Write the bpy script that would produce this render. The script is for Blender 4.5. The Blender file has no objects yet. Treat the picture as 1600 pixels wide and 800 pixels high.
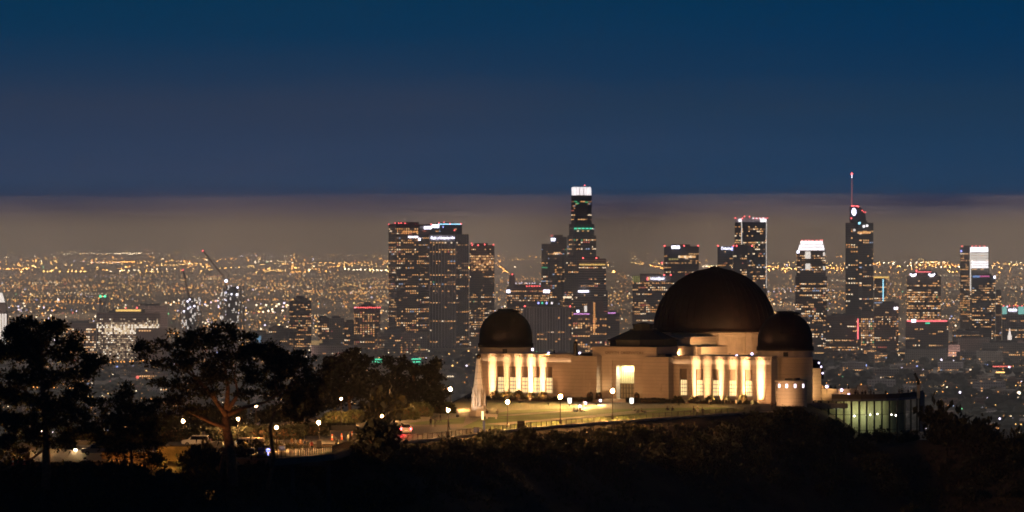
import bpy, bmesh, math, random
from mathutils import Vector, noise
R = math.radians
rnd = random.Random(7)
S = bpy.context.scene
COL = S.collection

# ------------------------------------------------------------------ camera, sky, exposure
F = 8250.0          # focal length in photograph pixels (1600 wide)
ZC = 200.0          # camera height above the city floor
HY = 372.0          # picture row of the horizon
ZS = 165.9          # level of the observatory grounds
cam = bpy.data.cameras.new('camera'); cam.sensor_width = 36; cam.lens = 36*F/1600
cam.shift_y = (HY-400)/1600; cam.clip_start = 5; cam.clip_end = 250000
cam.dof.use_dof = True; cam.dof.focus_distance = 1080; cam.dof.aperture_fstop = cam.lens/1000/0.16
co = bpy.data.objects.new('camera', cam); COL.objects.link(co)
co.location = (0, 0, ZC); co.rotation_euler = (R(90), 0, 0); S.camera = co

W = bpy.data.worlds.new('World'); S.world = W; W.use_nodes = True
nt = W.node_tree; N = nt.nodes; L = nt.links
bg = N['Background']
tc = N.new('ShaderNodeTexCoord'); sx = N.new('ShaderNodeSeparateXYZ'); L.new(tc.outputs['Generated'], sx.inputs[0])
# soft streaks of thin cloud: noise stretched along the horizon
mp = N.new('ShaderNodeMapping'); mp.inputs['Scale'].default_value = (13, 13, 260); L.new(tc.outputs['Generated'], mp.inputs[0])
nz = N.new('ShaderNodeTexNoise'); nz.inputs['Scale'].default_value = 1.0; nz.inputs['Detail'].default_value = 3; L.new(mp.outputs[0], nz.inputs[0])
ma = N.new('ShaderNodeMath'); ma.operation = 'MULTIPLY_ADD'; ma.inputs[1].default_value = 0.0032; ma.inputs[2].default_value = -0.0016
L.new(nz.outputs[0], ma.inputs[0])
ad = N.new('ShaderNodeMath'); L.new(sx.outputs[2], ad.inputs[0]); L.new(ma.outputs[0], ad.inputs[1])
mr = N.new('ShaderNodeMapRange'); mr.inputs['From Min'].default_value = 0; mr.inputs['From Max'].default_value = 0.08
L.new(ad.outputs[0], mr.inputs['Value'])
rp = N.new('ShaderNodeValToRGB'); L.new(mr.outputs[0], rp.inputs[0])
def lin(r, g, b):
    return tuple(((c/255)/12.92 if c/255 <= .04045 else ((c/255+.055)/1.055)**2.4) for c in (r, g, b))
def elev(py): return ((HY-py)/F)/0.08
# linear radiance by picture row
SKY = [(372, (.02, .03, .10)), (340, (.02, .035, .13)), (331, (.02, .036, .15)), (320, (.022, .046, .155)), (312, (.056, .080, .185)), (306, (.054, .088, .190)), (299, (.040, .086, .192)), (285, (.040, .088, .192)), (265, (.038, .077, .168)),
       (208, (.030, .060, .130)), (165, (.028, .052, .108)), (110, (.012, .043, .105)), (50, (.003, .038, .103)), (0, (.0012, .036, .098)), (-280, (.001, .008, .02))]
e = rp.color_ramp.elements
while len(e) > 1: e.remove(e[-1])
for i, (py, c) in enumerate(SKY):
    q = e[0] if i == 0 else e.new(elev(py))
    q.position = elev(py); q.color = (*c, 1)
# thin city-lit veil to the left, clearer and bluer air to the right
hx_ = N.new('ShaderNodeMapRange'); hx_.inputs['From Min'].default_value = -.06; hx_.inputs['From Max'].default_value = .085; hx_.interpolation_type = 'SMOOTHSTEP'
mp2 = N.new('ShaderNodeMapping'); mp2.inputs['Scale'].default_value = (9, 9, 60); L.new(tc.outputs['Generated'], mp2.inputs[0])
nz2 = N.new('ShaderNodeTexNoise'); nz2.inputs['Scale'].default_value = 1.3; nz2.inputs['Detail'].default_value = 4; L.new(mp2.outputs[0], nz2.inputs[0])
m2 = N.new('ShaderNodeMath'); m2.operation = 'MULTIPLY_ADD'; m2.inputs[1].default_value = .16; L.new(nz2.outputs[0], m2.inputs[0]); L.new(sx.outputs[0], m2.inputs[2])
m3 = N.new('ShaderNodeMath'); m3.operation = 'SUBTRACT'; L.new(m2.outputs[0], m3.inputs[0]); m3.inputs[1].default_value = .08; L.new(m3.outputs[0], hx_.inputs['Value'])
tint = N.new('ShaderNodeMix'); tint.data_type = 'RGBA'
el = N.new('ShaderNodeMapRange'); el.inputs['From Min'].default_value = .0078; el.inputs['From Max'].default_value = .0094; L.new(ad.outputs[0], el.inputs['Value'])
tm = N.new('ShaderNodeMath'); tm.operation = 'MULTIPLY'; L.new(hx_.outputs[0], tm.inputs[0]); L.new(el.outputs[0], tm.inputs[1]); L.new(tm.outputs[0], tint.inputs[0]); tint.inputs[6].default_value = (1.12, 1.02, .99, 1); tint.inputs[7].default_value = (.50, .95, 1.03, 1)
mu = N.new('ShaderNodeMix'); mu.data_type = 'RGBA'; mu.blend_type = 'MULTIPLY'; mu.inputs[0].default_value = 1; L.new(rp.outputs[0], mu.inputs[6]); L.new(tint.outputs[2], mu.inputs[7])
L.new(mu.outputs[2], bg.inputs[0]); bg.inputs[1].default_value = 1.0
# the moon: one very weak cool sun
sl = bpy.data.lights.new('moon', 'SUN'); sl.energy = 0.006; sl.angle = R(.5); sl.color = (.75, .85, 1)
so = bpy.data.objects.new('moon', sl); so.rotation_euler = (R(50), 0, R(-40)); COL.objects.link(so)

vs = S.view_settings; S.display_settings.display_device = 'sRGB'
vs.view_transform = 'Standard'; vs.look = 'None'; vs.exposure = 0; vs.gamma = 1; vs.use_curve_mapping = False
cy = S.cycles
cy.max_bounces = 4; cy.diffuse_bounces = 2; cy.glossy_bounces = 2; cy.transmission_bounces = 3; cy.transparent_max_bounces = 6
cy.volume_bounces = 0; cy.sample_clamp_indirect = 1.0; cy.sample_clamp_direct = 0
cy.use_denoising = True; cy.use_adaptive_sampling = False; cy.caustics_reflective = False; cy.caustics_refractive = False
cy.filter_width = 1.7; cy.use_light_tree = True

# ------------------------------------------------------------------ materials
MATS = {}
def mat(name, col=(.5, .5, .5), rough=.7, metal=0, emit=None, strength=0, var=0, vscale=1, sample=False, bump=0, alpha=None):
    if name in MATS: return MATS[name]
    m = bpy.data.materials.new(name); m.use_nodes = True; MATS[name] = m
    n = m.node_tree.nodes; l = m.node_tree.links; b = n['Principled BSDF']
    b.inputs['Base Color'].default_value = (*col, 1); b.inputs['Roughness'].default_value = rough; b.inputs['Metallic'].default_value = metal
    if emit:
        b.inputs['Emission Color'].default_value = (*emit, 1); b.inputs['Emission Strength'].default_value = strength
    if not sample: m.cycles.emission_sampling = 'NONE'
    if var:
        t = n.new('ShaderNodeTexCoord'); z = n.new('ShaderNodeTexNoise'); z.inputs['Scale'].default_value = vscale; z.inputs['Detail'].default_value = 5
        l.new(t.outputs['Object'], z.inputs[0])
        r_ = n.new('ShaderNodeValToRGB'); l.new(z.outputs[0], r_.inputs[0])
        r_.color_ramp.elements[0].position = .3; r_.color_ramp.elements[1].position = .7
        r_.color_ramp.elements[0].color = (*[c*(1-var) for c in col], 1); r_.color_ramp.elements[1].color = (*[min(1, c*(1+var)) for c in col], 1)
        l.new(r_.outputs[0], b.inputs['Base Color'])
        if bump:
            bu = n.new('ShaderNodeBump'); bu.inputs['Strength'].default_value = bump; l.new(z.outputs[0], bu.inputs['Height']); l.new(bu.outputs[0], b.inputs['Normal'])
    return m

def facade(name, frame, glass, cw=3.0, fh=4.0, fw=.25, fz=.35, grough=.25):
    """tower cladding: a frame of mullions and spandrels round dark glass; UV is in metres"""
    if name in MATS: return MATS[name]
    m = bpy.data.materials.new(name); m.use_nodes = True; MATS[name] = m
    n = m.node_tree.nodes; l = m.node_tree.links; b = n['Principled BSDF']
    uv = n.new('ShaderNodeUVMap'); s = n.new('ShaderNodeSeparateXYZ'); l.new(uv.outputs[0], s.inputs[0])
    def band(out, per, w):
        a = n.new('ShaderNodeMath'); a.operation = 'DIVIDE'; l.new(out, a.inputs[0]); a.inputs[1].default_value = per
        f = n.new('ShaderNodeMath'); f.operation = 'FRACT'; l.new(a.outputs[0], f.inputs[0])
        c = n.new('ShaderNodeMath'); c.operation = 'LESS_THAN'; l.new(f.outputs[0], c.inputs[0]); c.inputs[1].default_value = w
        return c.outputs[0]
    x = band(s.outputs[0], cw, fw); z = band(s.outputs[1], fh, fz)
    mx = n.new('ShaderNodeMath'); mx.operation = 'MAXIMUM'; l.new(x, mx.inputs[0]); l.new(z, mx.inputs[1])
    zz = n.new('ShaderNodeTexNoise'); zz.inputs['Scale'].default_value = .02; l.new(uv.outputs[0], zz.inputs[0])
    mc = n.new('ShaderNodeMix'); mc.data_type = 'RGBA'; l.new(mx.outputs[0], mc.inputs[0]); mc.inputs[6].default_value = (*glass, 1); mc.inputs[7].default_value = (*frame, 1)
    hv = n.new('ShaderNodeHueSaturation'); l.new(mc.outputs[2], hv.inputs['Color'])
    mm = n.new('ShaderNodeMath'); mm.operation = 'MULTIPLY_ADD'; l.new(zz.outputs[0], mm.inputs[0]); mm.inputs[1].default_value = .7; mm.inputs[2].default_value = .65
    l.new(mm.outputs[0], hv.inputs['Value']); l.new(hv.outputs[0], b.inputs['Base Color'])
    mr = n.new('ShaderNodeMath'); mr.operation = 'MULTIPLY_ADD'; l.new(mx.outputs[0], mr.inputs[0]); mr.inputs[1].default_value = .7-grough; mr.inputs[2].default_value = grough
    l.new(mr.outputs[0], b.inputs['Roughness'])
    m.cycles.emission_sampling = 'NONE'
    return m

def stone(name, col, course=.75):
    """smooth rendered concrete with fine horizontal courses and weather stains"""
    m = mat(name, col, .8, var=.12, vscale=.35)
    n = m.node_tree.nodes; l = m.node_tree.links; b = n['Principled BSDF']
    src = b.inputs['Base Color'].links[0].from_socket
    t = n.new('ShaderNodeTexCoord'); s = n.new('ShaderNodeSeparateXYZ'); l.new(t.outputs['Object'], s.inputs[0])
    d = n.new('ShaderNodeMath'); d.operation = 'DIVIDE'; l.new(s.outputs[2], d.inputs[0]); d.inputs[1].default_value = course
    f = n.new('ShaderNodeMath'); f.operation = 'FRACT'; l.new(d.outputs[0], f.inputs[0])
    c = n.new('ShaderNodeMath'); c.operation = 'LESS_THAN'; l.new(f.outputs[0], c.inputs[0]); c.inputs[1].default_value = .12
    mx = n.new('ShaderNodeMix'); mx.data_type = 'RGBA'; l.new(c.outputs[0], mx.inputs[0]); l.new(src, mx.inputs[6]); mx.inputs[7].default_value = (*[k*.78 for k in col], 1)
    l.new(mx.outputs[2], b.inputs['Base Color'])
    return m

# ------------------------------------------------------------------ mesh helpers
class MB:
    def __init__(s): s.v = []; s.f = []; s.m = []; s.uv = {}
    def face(s, pts, m=0, uv=None):
        i = len(s.v); s.v += [tuple(p) for p in pts]; s.f.append(tuple(range(i, i+len(pts)))); s.m.append(m)
        if uv: s.uv[len(s.f)-1] = uv
    def box(s, x0, x1, y0, y1, z0, z1, m=0):
        i = len(s.v)
        s.v += [(x0, y0, z0), (x1, y0, z0), (x1, y1, z0), (x0, y1, z0), (x0, y0, z1), (x1, y0, z1), (x1, y1, z1), (x0, y1, z1)]
        for q in ((0, 3, 2, 1), (4, 5, 6, 7), (0, 1, 5, 4), (1, 2, 6, 5), (2, 3, 7, 6), (3, 0, 4, 7)): s.f.append(tuple(i+k for k in q)); s.m.append(m)
    def obox(s, c, ax, ay, az, hx, hy, hz, m=0):
        """box from a centre, three axes and half sizes"""
        c, ax, ay, az = map(Vector, (c, ax, ay, az)); i = len(s.v)
        for k in ((-1, -1, -1), (1, -1, -1), (1, 1, -1), (-1, 1, -1), (-1, -1, 1), (1, -1, 1), (1, 1, 1), (-1, 1, 1)):
            s.v.append(tuple(c+ax*hx*k[0]+ay*hy*k[1]+az*hz*k[2]))
        for q in ((0, 3, 2, 1), (4, 5, 6, 7), (0, 1, 5, 4), (1, 2, 6, 5), (2, 3, 7, 6), (3, 0, 4, 7)): s.f.append(tuple(i+k for k in q)); s.m.append(m)
    def prism(s, poly, z0, z1, m=0, mtop=None, top_scale=None):
        i = len(s.v); n = len(poly)
        cx = sum(p[0] for p in poly)/n; cyy = sum(p[1] for p in poly)/n; k = 1 if top_scale is None else top_scale
        s.v += [(p[0], p[1], z0) for p in poly]+[(cx+(p[0]-cx)*k, cyy+(p[1]-cyy)*k, z1) for p in poly]
        u = 0
        for a in range(n):
            b = (a+1) % n; w = math.dist(poly[a], poly[b])
            s.f.append((i+a, i+b, i+n+b, i+n+a)); s.m.append(m); s.uv[len(s.f)-1] = [(u, z0), (u+w, z0), (u+w, z1), (u, z1)]; u += w
        s.f.append(tuple(i+n+a for a in range(n))); s.m.append(m if mtop is None else mtop)
        s.f.append(tuple(i+a for a in reversed(range(n)))); s.m.append(m if mtop is None else mtop)
    def lathe(s, prof, c=(0, 0), n=32, a0=0, m=0, caps=False):
        i = len(s.v); k = len(prof)
        for j in range(n):
            a = a0+2*math.pi*j/n
            for r, z in prof: s.v.append((c[0]+r*math.cos(a), c[1]+r*math.sin(a), z))
        for j in range(n):
            j2 = (j+1) % n
            for q in range(k-1): s.f.append((i+j*k+q, i+j2*k+q, i+j2*k+q+1, i+j*k+q+1)); s.m.append(m)
    def tube(s, pts, rad, n=7, m=0):
        pts = [Vector(p) for p in pts]; i = len(s.v)
        if not hasattr(rad, '__len__'): rad = [rad]*len(pts)
        for k, p in enumerate(pts):
            t = (pts[min(k+1, len(pts)-1)]-pts[max(k-1, 0)]).normalized()
            a = t.cross(Vector((0, 0, 1)) if abs(t.z) < .9 else Vector((1, 0, 0))).normalized(); b = t.cross(a)
            for j in range(n):
                w = 2*math.pi*j/n; s.v.append(tuple(p+(a*math.cos(w)+b*math.sin(w))*rad[k]))
        for k in range(len(pts)-1):
            for j in range(n):
                j2 = (j+1) % n; s.f.append((i+k*n+j, i+k*n+j2, i+(k+1)*n+j2, i+(k+1)*n+j)); s.m.append(m)
        s.f.append(tuple(i+j for j in reversed(range(n)))); s.m.append(m)
        e_ = i+(len(pts)-1)*n; s.f.append(tuple(e_+j for j in range(n))); s.m.append(m)
    def ball(s, c, r, n=8, k=5, m=0, sq=(1, 1, 1)):
        i = len(s.v); c = Vector(c)
        s.v.append((c.x, c.y, c.z-r*sq[2]))
        for q in range(1, k):
            t = -math.pi/2+math.pi*q/k
            for j in range(n):
                a = 2*math.pi*j/n; s.v.append((c.x+r*sq[0]*math.cos(t)*math.cos(a), c.y+r*sq[1]*math.cos(t)*math.sin(a), c.z+r*sq[2]*math.sin(t)))
        s.v.append((c.x, c.y, c.z+r*sq[2])); top = len(s.v)-1
        for j in range(n):
            j2 = (j+1) % n
            s.f.append((i, i+1+j2, i+1+j)); s.m.append(m)
            for q in range(k-2):
                a = i+1+q*n; s.f.append((a+j, a+j2, a+n+j2, a+n+j)); s.m.append(m)
            a = i+1+(k-2)*n; s.f.append((a+j, a+j2, top)); s.m.append(m)
    def octa(s, c, r, m=0):
        i = len(s.v); x, y, z = c
        s.v += [(x+r, y, z), (x, y+r, z), (x-r, y, z), (x, y-r, z), (x, y, z+r), (x, y, z-r)]
        for q in ((0, 1, 4), (1, 2, 4), (2, 3, 4), (3, 0, 4), (1, 0, 5), (2, 1, 5), (3, 2, 5), (0, 3, 5)): s.f.append(tuple(i+k for k in q)); s.m.append(m)
    def data(s, name, mats, smooth=False):
        me = bpy.data.meshes.new(name); me.from_pydata(s.v, [], s.f)
        mats = mats if isinstance(mats, (list, tuple)) else [mats]
        for q in mats: me.materials.append(q)
        me.polygons.foreach_set('material_index', s.m)
        if smooth: me.polygons.foreach_set('use_smooth', [True]*len(s.f))
        if s.uv:
            ul = me.uv_layers.new(name='UVMap')
            for fi, q in s.uv.items():
                ls = me.polygons[fi].loop_start
                for k, w in enumerate(q): ul.data[ls+k].uv = w
        me.update(); return me
    def build(s, name, mats, parent=None, smooth=False):
        o = bpy.data.objects.new(name, s.data(name, mats, smooth)); COL.objects.link(o)
        if parent: o.parent = parent
        return o

def tag(o, label=None, cat=None, group=None, kind=None):
    if label: o['label'] = label
    if cat: o['category'] = cat
    if group: o['group'] = group
    if kind: o['kind'] = kind
    return o
def empty(name, loc=(0, 0, 0), rz=0, label=None, cat=None, group=None):
    o = bpy.data.objects.new(name, None); COL.objects.link(o); o.location = loc; o.rotation_euler = (0, 0, rz); o.empty_display_size = .5
    return tag(o, label, cat, group)
def copy_tree(o, parent=None):
    c = o.copy(); COL.objects.link(c)
    if parent: c.parent = parent
    for ch in list(o.children): copy_tree(ch, c)
    return c
def lamp(name, kind, loc, energy, col, parent=None, size=.3, spot=None, aim=None, blend=.5):
    l = bpy.data.lights.new(name, kind); l.energy = energy; l.color = col
    if kind == 'AREA': l.shape = 'DISK'; l.size = size
    else: l.shadow_soft_size = size
    if spot: l.spot_size = spot; l.spot_blend = blend
    o = bpy.data.objects.new(name, l); COL.objects.link(o); o.location = loc
    if parent: o.parent = parent
    if aim is not None: o.rotation_euler = (Vector(aim)-Vector(loc)).to_track_quat('-Z', 'Y').to_euler()
    return o
def text_mesh(txt, size, m, name, parent, loc, rot=(R(90), 0, 0), depth=.05):
    cu = bpy.data.curves.new(name, 'FONT'); cu.body = txt; cu.size = size; cu.extrude = depth; cu.align_x = 'CENTER'; cu.align_y = 'CENTER'
    t = bpy.data.objects.new(name, cu); COL.objects.link(t)
    me = bpy.data.meshes.new_from_object(t.evaluated_get(bpy.context.evaluated_depsgraph_get()))
    bpy.data.objects.remove(t); bpy.data.curves.remove(cu)
    me.name = name; me.materials.clear(); me.materials.append(m)
    o = bpy.data.objects.new(name, me); COL.objects.link(o); o.parent = parent; o.location = loc; o.rotation_euler = rot
    return o

def at(px, py, Y):   return Vector(((px-800)/F*Y, Y, ZC-(py-HY)/F*Y))
def gp(px, py, z=ZS):
    Y = (ZC-z)*F/(py-HY); return Vector(((px-800)/F*Y, Y, z))
def wx(px, Y): return (px-800)/F*Y
def wz(py, Y): return ZC-(py-HY)/F*Y
# ------------------------------------------------------------------ the setting: basin, hill, grounds
m_basin = mat('basin_ground', (.12, .11, .10), .9, var=.5, vscale=.004)
b = MB(); b.face([(-14000, -600, 0), (14000, -600, 0), (14000, 118000, 0), (-14000, 118000, 0)])
tag(b.build('city_ground', m_basin), kind='structure')

FRONT = [gp(*p) for p in ((-160, 720), (120, 722), (200, 720), (345, 716), (356, 711), (400, 700), (470, 694), (545, 693), (585, 701), (622, 692), (700, 684.5), (760, 677), (830, 669.5), (900, 664), (1000, 656.5), (1100, 650), (1188, 644), (1238, 643))]
BACK = [(wx(1262, 1082), 1082), (wx(1292, 1112), 1112), (wx(1275, 1180), 1180), (wx(740, 1175), 1175)]+[tuple(gp(*p)[:2]) for p in ((700, 634), (500, 652), (300, 676), (0, 694), (-160, 697))]
SITE = [tuple(p[:2]) for p in FRONT]+BACK
def edge_y(px):
    """distance of the rim of the grounds in a picture column"""
    q = [(p.x/p.y*F+800, p.y) for p in FRONT]
    for (a, ya), (c, yc) in zip(q, q[1:]):
        if min(a, c) <= px <= max(a, c) and a != c: return ya+(yc-ya)*(px-a)/(c-a)
    return q[0][1] if px < q[0][0] else q[-1][1]
def seg_d(p, a, c):
    dx, dy = c[0]-a[0], c[1]-a[1]; t = max(0, min(1, ((p[0]-a[0])*dx+(p[1]-a[1])*dy)/(dx*dx+dy*dy)))
    return math.hypot(p[0]-a[0]-t*dx, p[1]-a[1]-t*dy), t
def inside(p):
    r = False; n = len(SITE)
    for i in range(n):
        a, c = SITE[i], SITE[i-1]
        if (a[1] > p[1]) != (c[1] > p[1]) and p[0] < (c[0]-a[0])*(p[1]-a[1])/(c[1]-a[1])+a[0]: r = not r
    return r
RIDGE = [(wx(1215, 1072), 1072, 160.5), (wx(1290, 1066), 1066, 158.3), (wx(1350, 1066), 1066, 158.2), (wx(1450, 1055), 1055, 159.2), (wx(1520, 1045), 1045, 158.6), (wx(1600, 1035), 1035, 156.8), (wx(1800, 1015), 1015, 146)]
def hill_z(x, y):
    p = (x, y)
    if inside(p): z = ZS
    else:
        d = min(seg_d(p, SITE[i], SITE[i-1])[0] for i in range(len(SITE)))
        t = max(0, min(1, (x+46)/22)); sl = .34+(.60-.34)*t
        if y > 950 and x < 40 and y > 1000: sl = .55
        z = ZS-.05-sl*d-max(0, d-60)*.05
    for i in range(len(RIDGE)-1):
        d, t = seg_d(p, RIDGE[i], RIDGE[i+1]); zr = RIDGE[i][2]*(1-t)+RIDGE[i+1][2]*t
        d = max(0, d-2); z2 = zr-.5*d
        if z2 > z: z = z2
    out = ZS-z
    if out > .3:
        k = min(1, (out-.3)/4)
        z += k*(noise.fractal(Vector((x*.05, y*.05, 3)), 1, 2, 4)*2.0+noise.fractal(Vector((x*.3, y*.3, 9)), 1, 2, 3)*.35)
        z = min(z, ZS-.15)
    return max(z, -3)
def frange(a, c, s):
    while a < c: yield a; a += s
xs = list(frange(-420, -130, 18))+list(frange(-130, 145, 2.2))+list(frange(145, 460, 18))
ys = list(frange(420, 740, 16))+list(frange(740, 1135, 2.4))+list(frange(1135, 1640, 16))
b = MB(); b.v = [(x, y, hill_z(x, y)) for y in ys for x in xs]; nx = len(xs)
b.f = [(j*nx+i, j*nx+i+1, (j+1)*nx+i+1, (j+1)*nx+i) for j in range(len(ys)-1) for i in range(nx-1)]; b.m = [0]*len(b.f)
m_hill = mat('dry_earth', (.05, .033, .018), .95, var=.6, vscale=.18, bump=.6)
tag(b.build('hillside', m_hill, smooth=True), kind='structure')

m_asph = mat('asphalt', (.055, .05, .047), .55, var=.25, vscale=.6)
m_pave = mat('pale_concrete', (.17, .14, .11), .75, var=.18, vscale=.3)
m_path = mat('path_concrete', (.34, .29, .22), .75, var=.18, vscale=.3)
m_lawn = mat('mown_grass', (.085, .135, .012), .9, var=.5, vscale=.12)
def sheet(name, pts, m, dz, z=ZS):
    b = MB(); b.face([(p.x, p.y, z+dz) for p in (gp(*q, z) for q in pts)]); return tag(b.build(name, m), kind='structure')
def ribbon(name, ctr, w, m, dz):
    """strip of even width along points on the grounds"""
    P = [gp(*q).to_2d() for q in ctr]; b = MB(); n = len(P); Ls = []; Rs = []
    for i, p in enumerate(P):
        t = (P[min(i+1, n-1)]-P[max(i-1, 0)]).normalized(); k = Vector((-t.y, t.x))*w/2; Ls.append(p+k); Rs.append(p-k)
    for i in range(n-1):
        b.face([(*Rs[i], ZS+dz), (*Rs[i+1], ZS+dz), (*Ls[i+1], ZS+dz), (*Ls[i], ZS+dz)])
    return tag(b.build(name, m), kind='structure')
# grounds: a paved base, a lawn, a loop road and crossing paths
b = MB(); b.face([(x, y, ZS+.01) for x, y in SITE]); tag(b.build('forecourt', m_pave), kind='structure')
sheet('lawn', [(722, 668), (770, 672), (850, 664.5), (930, 659), (1010, 653), (1100, 646.5), (1165, 641.5), (1130, 637), (1050, 637.5), (1000, 639), (940, 640), (880, 639), (800, 641), (765, 648)], m_lawn, .04)
ribbon('lawn_path', [(770, 664), (830, 659), (880, 655.5), (930, 651), (975, 646.5), (1010, 642)], 5, m_path, .08)
ribbon('lawn_path', [(790, 650), (850, 645.5), (905, 641), (935, 637)], 3.5, m_path, .08)
sheet('road', [(352, 712), (470, 694), (545, 692), (585, 699), (622, 690), (700, 682.5), (724, 679), (735, 668), (700, 668), (650, 667), (600, 671), (560, 676), (500, 676), (430, 681), (360, 690)], m_asph, .03)
sheet('road', [(-160, 719), (120, 721), (200, 719), (345, 715.5), (352, 711), (356, 692), (250, 690), (100, 702), (-160, 704)], m_asph, .03)
ribbon('road', [(490, 661), (540, 658), (600, 655), (650, 649), (700, 643), (724, 640)], 9, m_path, .06)  # pale strip carries the bright streak of car lights in its colour
sheet('verge', [(560, 672), (600, 666), (650, 660), (700, 655), (728, 652), (724, 662), (690, 664), (640, 664), (600, 668)], m_lawn, .05)
m_line = mat('road_paint', (.7, .62, .4), .6)
ribbon('road_marking', [(600, 686), (640, 679), (690, 675), (722, 672)], .14, m_line, .06)
m_kerb = mat('kerb_stone', (.4, .36, .3), .8, var=.15, vscale=2)
b = MB()
for i in range(8, len(FRONT)-1):
    p, q = FRONT[i].to_2d(), FRONT[i+1].to_2d(); t = (q-p).normalized(); nn = Vector((-t.y, t.x))
    c = (p+q)/2+nn*.35
    b.obox((c.x, c.y, ZS-.25), (t.x, t.y, 0), (nn.x, nn.y, 0), (0, 0, 1), (q-p).length/2+.05, .25, .42)
tag(b.build('kerb', m_kerb), kind='structure')

# ------------------------------------------------------------------ the air over the basin
m_haze = bpy.data.materials.new('haze_air'); m_haze.use_nodes = True
n = m_haze.node_tree.nodes; n.clear()
pv = n.new('ShaderNodeVolumePrincipled'); ou = n.new('ShaderNodeOutputMaterial'); m_haze.node_tree.links.new(pv.outputs[0], ou.inputs['Volume'])
pv.inputs['Color'].default_value = (.92, .92, .93, 1); pv.inputs['Density'].default_value = 6.5e-5; pv.inputs['Anisotropy'].default_value = 0.0
b = MB(); b.box(-14500, 14500, -900, 119000, -5, 330)
tag(b.build('haze', m_haze), 'night haze over the city basin', None, None, 'stuff')
# added unseen panels stand in for street lighting and light that air from below
Yr = [3800*1.17**k for k in range(18)]
for k, Y in enumerate(Yr):
    half = .105*Y+1300; nxl = 7; dx = 2*half/nxl; dY = Y*.16
    for j in range(nxl):
        x = -half+(j+.5)*dx+rnd.uniform(-.3, .3)*dx; y = Y+rnd.uniform(-.35, .35)*dY
        if abs(y-9200) < 500: y += 900
        warm = min(1, max(0, (Y-5500)/7000))
        c = tuple(a*(1-warm)+w*warm for a, w in zip((.95, .88, .95), (1, .75, .65)))
        amp = (.095+.25*min(1, max(0, (Y-9300)/3200)))*rnd.uniform(.75, 1.25)
        lamp('district_fill', 'AREA', (x, y, 4), amp*dx*dY, c, size=min(dx, dY)*.5).rotation_euler = (math.pi, 0, 0)
        # added unseen panels overhead light the streets and roofs
        lamp('district_fill', 'AREA', (x, y, .4*min(dx, dY)), (1.12 if Y > 9800 else .75)*(1.18 if x < -.02*Y else 1.06)*rnd.uniform(.5, 1.5)*dx*dY, (1, .67, .39) if Y > 9800 else (1, .84, .7), size=min(dx, dY)*.9)
# added unseen panels brighten the fronts of the towers
for x in range(-1000, 1001, 160):
    lamp('tower_fill', 'AREA', (x+rnd.uniform(-40, 40), 8640+rnd.uniform(-60, 60), 6), 0.9e5, (1, .56, .43), size=70).rotation_euler = (math.pi, 0, 0)
# ------------------------------------------------------------------ the observatory
TH = R(30); P0 = Vector((22.4, 1100, ZS))
def loc_of(px, Y):
    dx, dy = wx(px, Y)-P0.x, Y-P0.y
    return dx*math.cos(TH)-dy*math.sin(TH), dx*math.sin(TH)+dy*math.cos(TH)
def world(a, bb, z=0): return P0+Vector((a*math.cos(TH)+bb*math.sin(TH), -a*math.sin(TH)+bb*math.cos(TH), z))
m_wall = stone('white_concrete', (.52, .45, .37))
m_trim = mat('concrete_trim', (.52, .45, .37), .8, var=.15, vscale=.8)
m_cop = mat('aged_copper', (.013, .006, .004), .62, 0.0, var=.55, vscale=.6)
m_copd = mat('dark_copper_roof', (.018, .022, .024), .6, 0.0, var=.4, vscale=.7)
m_blk = mat('dark_metal', (.012, .012, .014), .5)
m_brz = mat('bronze', (.06, .035, .016), .45, .6, var=.3, vscale=3)
m_span = mat('window_spandrel', (.16, .12, .085), .6, var=.2, vscale=2)
m_litw = mat('lit_window', (.3, .25, .15), .4, emit=(1, .74, .34), strength=1.35, sample=True)
m_vio = mat('violet_lamp', (.8, .8, .9), .4, emit=(.72, .62, 1.0), strength=5, sample=True)
OB = empty('observatory', P0, -TH, 'floodlit white domed observatory with three dark copper domes on the hilltop', 'observatory')
WARM = (1, .46, .17)
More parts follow.
